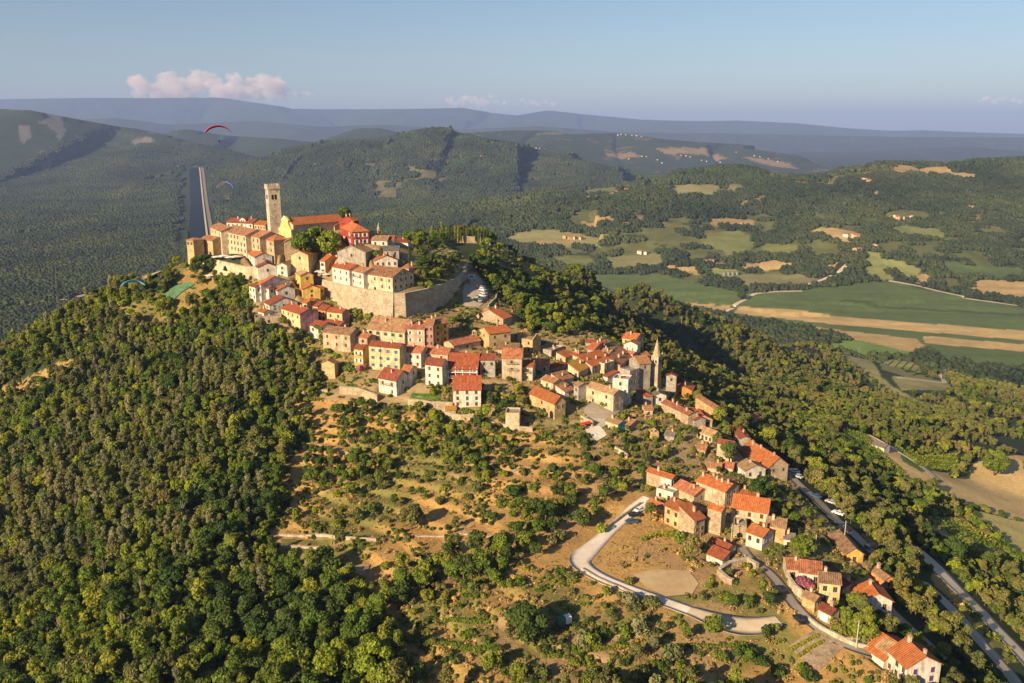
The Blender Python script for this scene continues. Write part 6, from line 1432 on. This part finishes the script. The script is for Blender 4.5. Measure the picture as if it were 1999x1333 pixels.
k &= ~((fx > 150) & (fy > 330) & (fbm(fx, fy, 60, 3, 97) > .60))
k &= ~((fbm(fx, fy, 26, 3, 91) > .70))
fx, fy = fx[k], fy[k]; T_ = [np.c_[fx, fy, np.zeros(len(fx))]]
for q, s, kk in DENSE_W:
    lo = q.min(0); hi = q.max(0); x, y = jgrid(lo, hi, s, R1); k = inpoly(q, x, y) & free(x, y, 1.2); k &= R1.random(len(x)) < .9; T_.append(np.c_[x[k], y[k], np.full(k.sum(), kk)])
T_ = np.concatenate(T_)
d2 = ((T_[:, None, :2]-SO[None, :, :2])**2).sum(-1)**.5; T_ = T_[(d2 > SO[None, :, 2]).all(1)]
tz = gfinal(T_[:, 0], T_[:, 1]); nT = len(T_)
kinds = [('broad','green'),('broad','olive'),('tall','olive'),('tall','grey'),('broad','dark'),('tall','green'),('bush','green'),('bush','olive'),('broad','bright')]
zone = fbm(T_[:, 0], T_[:, 1], 55, 3, 95)+.12*(R1.random(nT)-.5)*2; zl = R1.random(nT)
kid = np.select([zl < .12, zone < .28, zone < .38, zone < .43, zone < .49, zone < .56, zone < .62, zone < .67], [6, 4, 0, 5, 0, 1, 3, 2], 0)
kid = np.where((zl > .92) & (T_[:, 0] < 0), 8, kid); kid = np.where((zl > .86) & (zl < .9), 5, kid)
kid = np.where((T_[:, 0] > 60) & (kid == 3), 1, kid)
kid = np.where((T_[:, 0] > 60) & (kid == 0) & (R1.random(nT) < .5), 1, kid); kid = np.where((T_[:, 0] > 60) & (kid == 5), 2, kid)
kid = np.where((T_[:, 2] > 0), np.where(zl < .25, 6, np.where(zl < .4, 7, np.where(zl < .8, 0, 4))), kid)
_u = CX+F*T_[:, 0]/(T_[:, 1]*cp-(tz-CAMZ)*sp); _v = CY-F*(T_[:, 1]*sp+(tz-CAMZ)*cp)/(T_[:, 1]*cp-(tz-CAMZ)*sp)
silver = (_v > 680) & (_v < 1230) & (_u < 520) & (fbm(T_[:, 0], T_[:, 1], 34, 3, 105) > .52) & (T_[:, 2] == 0) & (R1.random(nT) < .5)
kid = np.where(silver, np.where(R1.random(nT) < .6, 3, 2), kid)
scl = .56+.62*R1.random(nT)**1.4; scl = np.where(T_[:, 2] > 0, scl*.62*T_[:, 2], scl); scl = np.where(kid >= 6, scl*1.5, scl); scl = np.where(kid == 8, scl*.5, scl)
scl = np.where((kid == 2) | (kid == 3) | (kid == 5), scl*.8, scl)
scl = np.where(T_[:, 0] > 60, scl*.86, scl); scl = np.where((T_[:, 0] > 60) & (T_[:, 1] > 400), scl*.82, scl); scl = np.where(T_[:, 1] > 600, scl*1.2, scl)
dist = np.sqrt(T_[:, 0]**2+T_[:, 1]**2+(330-tz)**2)
uu = CX+F*T_[:, 0]/(T_[:, 1]*cp-(tz-CAMZ)*sp); vv = CY-F*(T_[:, 1]*sp+(tz-CAMZ)*cp)/(T_[:, 1]*cp-(tz-CAMZ)*sp)
vis = (uu > 5) & (uu < 1994) & (vv > 100) & (vv < 1345) & (kid != 6) & (kid != 7)
order = np.argsort(np.where(vis, dist/scl, 1e9)); pick = np.zeros(nT, bool); pick[order[:300]] = True
FG = {False: ('tree in the dense woods on the left and lower slopes of the hill', 'trees in the left woods'), True: ('tree in the woods on the shaded right side of the hill', 'trees in the right woods')}
for i in np.nonzero(pick)[0]:
    kn, mt = kinds[kid[i]]; rt = bool(T_[i, 0] > 60); gr = FG[rt][1]
    pl_ = ('below the ridge road' if vv[i] > 1000 else 'behind the village' if vv[i] < 850 else 'right of the lower hamlet') if rt else ('at the bottom edge' if vv[i] > 1200 else 'under the town' if vv[i] < 850 else 'beside the dry slope' if uu[i] > 480 else 'at the left edge' if uu[i] < 160 else 'in the middle of the woods')
    if not rt and uu[i] > 560 and vv[i] > 800: pl_ = 'in the thickets on the dry slope'
    lb = '%s %s %s %s' % (ADJ[mt], {'broad': 'broad crowned', 'tall': 'tall slender'}.get(kn, kn), 'tree on the shaded right side' if rt else 'tree of the left side', pl_)
    plant('forest_tree', kn, mt, 1+i % 3, T_[i], float(scl[i]), lb, 'tree', gr, rz=float(i % 63)/10, z=float(tz[i]))
protos = [plant_mesh(kn, mt, sd, True)[0] for kn, mt in kinds for sd in (1, 2, 3)]
r_ = ~pick; m_ = r_.sum()
scatter('forest', protos, np.c_[T_[r_, :2], tz[r_]], np.c_[np.zeros((m_, 2)), R1.random(m_)*6.28], np.c_[scl[r_], scl[r_], scl[r_]*(.85+.3*R1.random(m_))], kid[r_]*3+R1.integers(0, 3, m_), 'dense mixed green woodland covering the slopes of the hill', 'forest')
print('forest trees', nT)
# --- undergrowth filling the gaps of the near woods
x, y = jgrid((-330, 120), (260, 520), 3.4, R1); k = in_view(x, y) & ~inany(OPEN_W, x, y) & ~inany(TOWN_W, x, y) & ~inany(DRY_W, x, y) & ~inany([p for c, p in FIELDS_W], x, y) & ~inpoly(plat_poly, x, y) & free(x, y, 1.5) & (H0(x, y) > 20)
for ln, hw in ROADFOOT:
    if len(ln) > 8 and ln[:, 0].max() > 95 and ln[:, 1].max() < 1100: d, _ = segdist([tuple(q) for q in ln[::3]], x, y-5); k &= d > hw+4
x, y = x[k], y[k]; n_ = len(x); s_ = .9+.8*R1.random(n_)
scatter('undergrowth', [plant_mesh('bush', mt, sd, True)[0] for mt in ('green', 'dark', 'olive', 'bright') for sd in (1, 3)], np.c_[x, y, gfinal(x, y)], np.c_[np.zeros((n_, 2)), R1.random(n_)*6.28], np.c_[s_, s_, s_], R1.choice(8, n_, p=[.2, .2, .17, .17, .1, .1, .03, .03]), 'leafy undergrowth between the trees of the hillside woods', 'undergrowth')
# --- dry grass on the open slope
x, y = jgrid((-120, 150), (120, 400), 1.35, R1); k = in_view(x, y) & inany(OPEN_W, x, y) & free(x, y, .5) & (R1.random(len(x)) < .2+.35*(fbm(x, y, 8, 2, 99) > .5)); x, y = x[k], y[k]; n_ = len(x); s_ = .28+.4*R1.random(n_)
scatter('dry_grass', [plant_mesh('tuft', mt, sd, True)[0] for mt in ('dry', 'olive') for sd in (1, 2, 3)], np.c_[x, y, gfinal(x, y)-.05], np.c_[np.zeros((n_, 2)), R1.random(n_)*6.28], np.c_[s_*1.2, s_*1.2, s_*.7], R1.choice(6, n_, p=[.27, .27, .26, .07, .07, .06]), 'dry straw coloured grass on the open terraced slope', 'grass')
print('grass', n_)
# --- shrubs along the terrace edges
def terrace_frac(x, y):
    g = _hill(x, y)+3.0*(fbm(x, y, 38, 3, 21)-.5); fr = (g+2.2*(fbm(x, y, 60, 2, 77)-.5))/2.0; return fr-np.floor(fr)
x, y = jgrid((-110, 150), (40, 370), 1.25, R1); k = in_view(x, y) & inany(OPEN_W, x, y) & free(x, y, .8) & (terrace_frac(x, y) > .62) & (np.hypot(x+12, y-258) < 104)
k &= (fbm(x, y, 16, 2, 101) > .47) & (R1.random(len(x)) < .62); x, y = x[k], y[k]; n_ = len(x); s_ = .28+.5*R1.random(n_)**1.6
scatter('terrace_scrub', [plant_mesh('bush', mt, sd, True)[0] for mt in ('green', 'olive', 'dark') for sd in (1, 2)], np.c_[x, y, gfinal(x, y)], np.c_[np.zeros((n_, 2)), R1.random(n_)*6.28], np.c_[s_, s_, s_], R1.integers(0, 6, n_), 'lines of low scrub along the old terrace edges', 'scrub')
print('terrace scrub', n_)
# --- low tufts and scrub over dry ground
x, y = jgrid((-260, 120), (330, 560), 2.3, R1); k = in_view(x, y) & (inany(OPEN_W, x, y) | inany(TOWN_W, x, y) | inany(DRY_W, x, y)) & free(x, y, .6) & ~inpoly(plat_poly, x, y)
g = fbm(x, y, 28, 4, 67); k &= (g > .47) & (R1.random(len(x)) < .45) | (R1.random(len(x)) < .07) & k | inany(TOWN_W, x, y) & (R1.random(len(x)) < .22) & k; x, y = x[k], y[k]; z = gfinal(x, y); n_ = len(x)
pr = [plant_mesh('tuft', mt, sd, True)[0] for mt in ('green', 'dry', 'olive') for sd in (1, 2)]+[plant_mesh('bush', mt, 2, True)[0] for mt in ('green', 'olive')]
ix = R1.choice(8, n_, p=[.14, .14, .16, .16, .1, .1, .1, .1]); s_ = np.where(ix > 5, .45+.45*R1.random(n_), .7+1.0*R1.random(n_))
scatter('scrub', pr, np.c_[x, y, z], np.c_[np.zeros((n_, 2)), R1.random(n_)*6.28], np.c_[s_, s_, s_], ix, 'low scrub and dry grass tufts scattered on the open slopes', 'scrub')
print('tufts', n_)
# --- far woods: tiles of small crowns laid on the valley floor and the hills
def ico():
    t = (1+5**.5)/2; v = [(-1,t,0),(1,t,0),(-1,-t,0),(1,-t,0),(0,-1,t),(0,1,t),(0,-1,-t),(0,1,-t),(t,0,-1),(t,0,1),(-t,0,-1),(-t,0,1)]
    f = [(0,11,5),(0,5,1),(0,1,7),(0,7,10),(0,10,11),(1,5,9),(5,11,4),(11,10,2),(10,7,6),(7,1,8),(3,9,4),(3,4,2),(3,2,6),(3,6,8),(3,8,9),(4,9,5),(2,4,11),(6,2,10),(8,6,7),(9,8,1)]
    v = [np.array(p)/np.linalg.norm(p) for p in v]; F2 = []; mid = {}
    def m_(a, b):
        k = (min(a, b), max(a, b))
        if k not in mid: q = v[a]+v[b]; v.append(q/np.linalg.norm(q)); mid[k] = len(v)-1
        return mid[k]
    for a, b, c in f: x, y, z = m_(a, b), m_(b, c), m_(c, a); F2 += [(a, x, z), (b, y, x), (c, z, y), (x, y, z)]
    return np.array(v), np.array(F2)
IV, IF = ico()
def tile(size, sp_, seed, hmul=1.0):
    r = np.random.default_rng(seed); V = []; Fc = []; C = []; o = 0
    xs, ys = jgrid((-size/2, -size/2), (size/2, size/2), sp_, r)
    for x, y in zip(xs, ys):
        R_ = sp_*r.uniform(.42, .72); h = R_*r.uniform(.9, 1.5)*hmul
        d = 1+r.normal(size=(len(IV), 1))*.16; v = IV*d*np.array([R_, R_, h]); v[:, 2] += r.uniform(2, 5)*hmul
        V.append(v+np.array([x, y, 0])); Fc.append(IF+o); o += len(IV); c = r.uniform(.7, 1.25); C.append(np.full((len(IF), 3), c)*(.8+.4*r.random((len(IF), 1)))*np.array([1+.3*(r.random()-.4), 1, 1]))
    return npmesh('tile', np.concatenate(V), np.concatenate(Fc), LM['valley'], [('Lf', 'FACE', np.concatenate(C))])
def tiles_scatter(name, x, y, size, sp_, label, hm=1.0):
    z = H0(x, y); e = 12.0; nx = -(H0(x+e, y)-H0(x-e, y))/(2*e); ny = -(H0(x, y+e)-H0(x, y-e))/(2*e)
    rot = np.c_[-np.arctan(ny)*1.0, np.arctan(nx), R1.integers(0, 4, len(x))*0.0]
    rot[:, 0] = np.arctan(-ny); rot[:, 1] = np.arctan(nx)
    s = .9+.25*R1.random(len(x)); flip = np.where(R1.random(len(x)) < .5, -1, 1); flip2 = np.where(R1.random(len(x)) < .5, -1, 1)
    scatter(name, [tile(size*1.08, sp_, 100+i, hm) for i in range(6)], np.c_[x, y, z-.8], rot, np.c_[flip*s, flip2*s, s], R1.integers(0, 6, len(x)), label, 'forest')
    print(name, len(x))
FP = [p for c, p in FIELDS_W]
def woods(x, y, tw):
    z = H0(x, y); k = in_view(x, y, .03) & ~inany(FP, x, y)
    k &= ~((np.hypot(x-150, y-450) < 900) & (z > 17))
    g1, g2 = gaps(x, y, z > 30); k &= ~(g1 | g2)
    d, _ = segdist([tuple(CAN[0]), tuple(CAN[1])], x, y); off = (x-CAN[0][0])*0
    k &= ~((d < 62+tw) & (y > CAN[1][1]-60))
    for ln, hw in ROADFOOT:
        d, _ = segdist([tuple(q) for q in ln[::4]], x, y); k &= d > hw+tw*.6
    k &= ~((y < 1250) & (x < 0) & (z > 17))
    # meadow gaps on the near slope of the right hand hill
    k &= ~slgap(x, y, z)
    return k
x, y = jgrid((-1500, 780), (1700, 2700), 21, R1); k = woods(x, y, 10) & ~((y < 1900) & (x > 150) & (z_ := H0(x, y) < 17) & inany(FP, x, y)); tiles_scatter('valley_forest', x[k], y[k], 22, 6.2, 'endless dark green forest on the valley floor and lower hills')
x, y = jgrid((-2900, 2720), (2900, 5900), 42, R1); k = woods(x, y, 20); tiles_scatter('distant_forest', x[k], y[k], 44, 9.0, 'hazy forest on the distant valley floor and hills', 1.1)
cloud(262,134,552,196,110,'large pinkish cumulus cloud above the left mountains',seed=3)
cloud(560,170,615,192,16,'small pink cloud right of the large cumulus',seed=5)
cloud(868,180,985,206,40,'low pink cloud band over the middle mountains',seed=7)
cloud(980,186,1090,208,30,'second low pink cloud right of the middle band',seed=9)
cloud(1908,182,1999,202,26,'small bright cloud at the right edge of the sky',seed=11)
# ------------------------------------------------------------------ vine rows
def rows(poly, n_, ang, label, group, lo_, s=1.0):
    q = np.array(wpoly(poly)); c = q.mean(0); d = np.array([math.cos(ang), math.sin(ang)]); nn = np.array([-d[1], d[0]])
    pr = (q-c)@nn; a0, a1 = pr.min(), pr.max()
    for i in range(n_):
        o = a0+(a1-a0)*(i+.5)/n_; ts = np.linspace(-200, 200, 401); X = c[0]+nn[0]*o+d[0]*ts; Yv = c[1]+nn[1]*o+d[1]*ts; k = inpoly(q, X, Yv)
        if k.sum() < 5: continue
        i0 = int(np.argmax(k)); i1 = i0
        while i1 < len(k) and k[i1]: i1 += 1
        if i1-i0 < 12: continue
        k = slice(i0, i1); X, Yv = X[k], Yv[k]; Z = H0(X, Yv); r = np.random.default_rng(i); m_ = len(X)
        cl = np.c_[X-X[0], Yv-Yv[0], Z-Z[0]+.9+.15*r.normal(size=m_), .5*s+.15*r.random(m_), .6+.15*r.random(m_)]
        V, Fq, lf = leaves(r, cl, m_*14, .26); o_ = link('vine_row', npmesh('vine_row', V, Fq, LM['green'], [('Lf', 'FACE', lf)])); o_.location = (X[0], Yv[0], Z[0]); tag(o_, label, 'vine row', group)
def adir(a_, b_): a_, b_ = P(*a_), P(*b_); return math.atan2(b_[1]-a_[1], b_[0]-a_[0])
rows([(1652,842),(1680,845),(1770,930),(1745,938),(1690,900),(1655,862)], 11, adir((1665,850),(1755,930)), 'long green row of the trellised vineyard behind the village', 'rows of the trellised vineyard', 0)
rows([(1810,1012),(1880,1012),(1968,1078),(1915,1078),(1840,1050)], 13, adir((1850,1020),(1950,1075)), 'green row of the sunny vineyard at right beside the tan fields', 'rows of the sunny vineyard', 0)
rows([(1705,702),(1795,706),(1818,738),(1770,733)], 12, adir((1720,712),(1800,722)), 'row of the small vineyard inside the white track', 'rows of the small vineyard', 0)
rows([(1752,876),(1866,882),(1872,912),(1800,918)], 16, adir((1760,880),(1860,905)), 'dense leafy row of the green plot right of the white hut', 'rows of the green plot', 0, 1.3)
# bare pale trees standing out of the woods
for i, (u, v, s_) in enumerate([(330,700,1),(215,1180,1.1),(345,880,.9),(205,1140,1),(280,1180,1),(120,1250,.9),(260,720,.8),(130,690,.8),(60,700,.8),(420,690,.9),(360,1020,.9),(300,960,.8),(240,1245,.9),(150,1000,.8),(455,820,.8)]):
    q = P(u, v); r = np.random.default_rng(i); T = trunk_mb(r, 12*s_, .2, 2.4*s_, 8); t = tag(T.build('bare_tree', M_PALEBARK), 'leafless pale tree standing out of the left woods', 'tree', 'bare trees in the left woods'); t.location = q
# climbing vine on the white house
for t, a, b, h in VINES:
    r = np.random.default_rng(4); cl = [(-.3, a*q, h*w__, .9, .8) for q, w__ in [(.05,.9),(.2,.95),(.35,.98),(.12,.6),(.1,.35),(.08,.15),(.5,1.0)]]; V, Fq, lf = leaves(r, cl, 900, .2); link('vine', npmesh('vine', V, Fq, LM['green'], [('Lf', 'FACE', lf)]), t)
def hedge(pts, label, w_=1.2, h_=1.6, mt='green'):
    W = [P(*p) for p in pts]; r = np.random.default_rng(len(label)); cl = []; L_ = 0
    for a_, b_ in zip(W[:-1], W[1:]):
        n_ = max(2, int(np.hypot(*(b_-a_)[:2])/.8))
        for k in range(n_): p = a_+(b_-a_)*k/n_; cl.append((p[0]-W[0][0], p[1]-W[0][1], gz(p[0], p[1])-W[0][2]+h_*.5, w_*.7*(.8+.4*r.random()), h_*.55))
    V, Fq, lf = leaves(r, cl, len(cl)*70, .17); o_ = tag(link('hedge', npmesh('hedge', V, Fq, LM[mt], [('Lf', 'FACE', lf)])), label, 'hedge'); o_.location = W[0]
hedge([(1625,1225),(1640,1240),(1670,1252),(1710,1255)], 'clipped green hedge along the garden wall above the lane', 2.2, 2.2)
hedge([(955,790),(980,795),(1008,797)], 'dark green hedge on the rock below the tall beige house', 1.8, 2.2, 'dark')
hedge([(1545,1270),(1580,1250),(1600,1240)], 'low green row across the bare garden plot', .7, .7)
hedge([(1560,1282),(1590,1262),(1610,1252)], 'second low green row across the bare garden plot', .7, .7)
hedge([(1255,1055),(1290,1045),(1325,1048)], 'hedge below the golden stone house with orange roof', 1.4, 1.6)
hedge([(835,1210),(900,1214),(960,1216)], 'upper green band across the dry grass of the foreground', 1.2, 1.0)
hedge([(760,1240),(860,1258),(970,1268)], 'lower green band across the dry grass of the foreground', 1.5, 1.2)
hedge([(1060,1283),(1130,1276),(1230,1264)], 'long green row of vines across the foreground', .9, 1.0)
hedge([(1335,1262),(1400,1264),(1460,1258)], 'short row of low vines at right of the foreground', .7, .8)
hedge([(1165,1340),(1180,1335),(1200,1338)], 'tuft of green at the very bottom of the picture', 1.0, 1.0)
hedge([(575,785),(600,783),(630,782)], 'green hedge below the sandy terrace edge', 1.5, 1.6)
hedge([(810,782),(835,786),(858,783)], 'round edged hedge round the bright green lawn', 1.2, 1.3)
# reeds and canes on the ruined terrace
# ------------------------------------------------------------------ air
mb = MB(); mb.box(-60000, 60000, -2000, 46000, 10, 1260)
hm = bpy.data.materials.new('haze'); hm.use_nodes = True; hn = hm.node_tree; hn.nodes.clear()
ho = hn.nodes.new('ShaderNodeOutputMaterial'); pv = hn.nodes.new('ShaderNodeVolumePrincipled')
pv.inputs['Color'].default_value = (.36,.50,.95,1); pv.inputs['Density'].default_value = 0.000046; pv.inputs['Anisotropy'].default_value = 0.0
hn.links.new(pv.outputs[0], ho.inputs['Volume'])
hz = mb.build('haze', hm); tag(hz, 'pale blue summer haze filling the valley air', 'haze', kind='stuff')
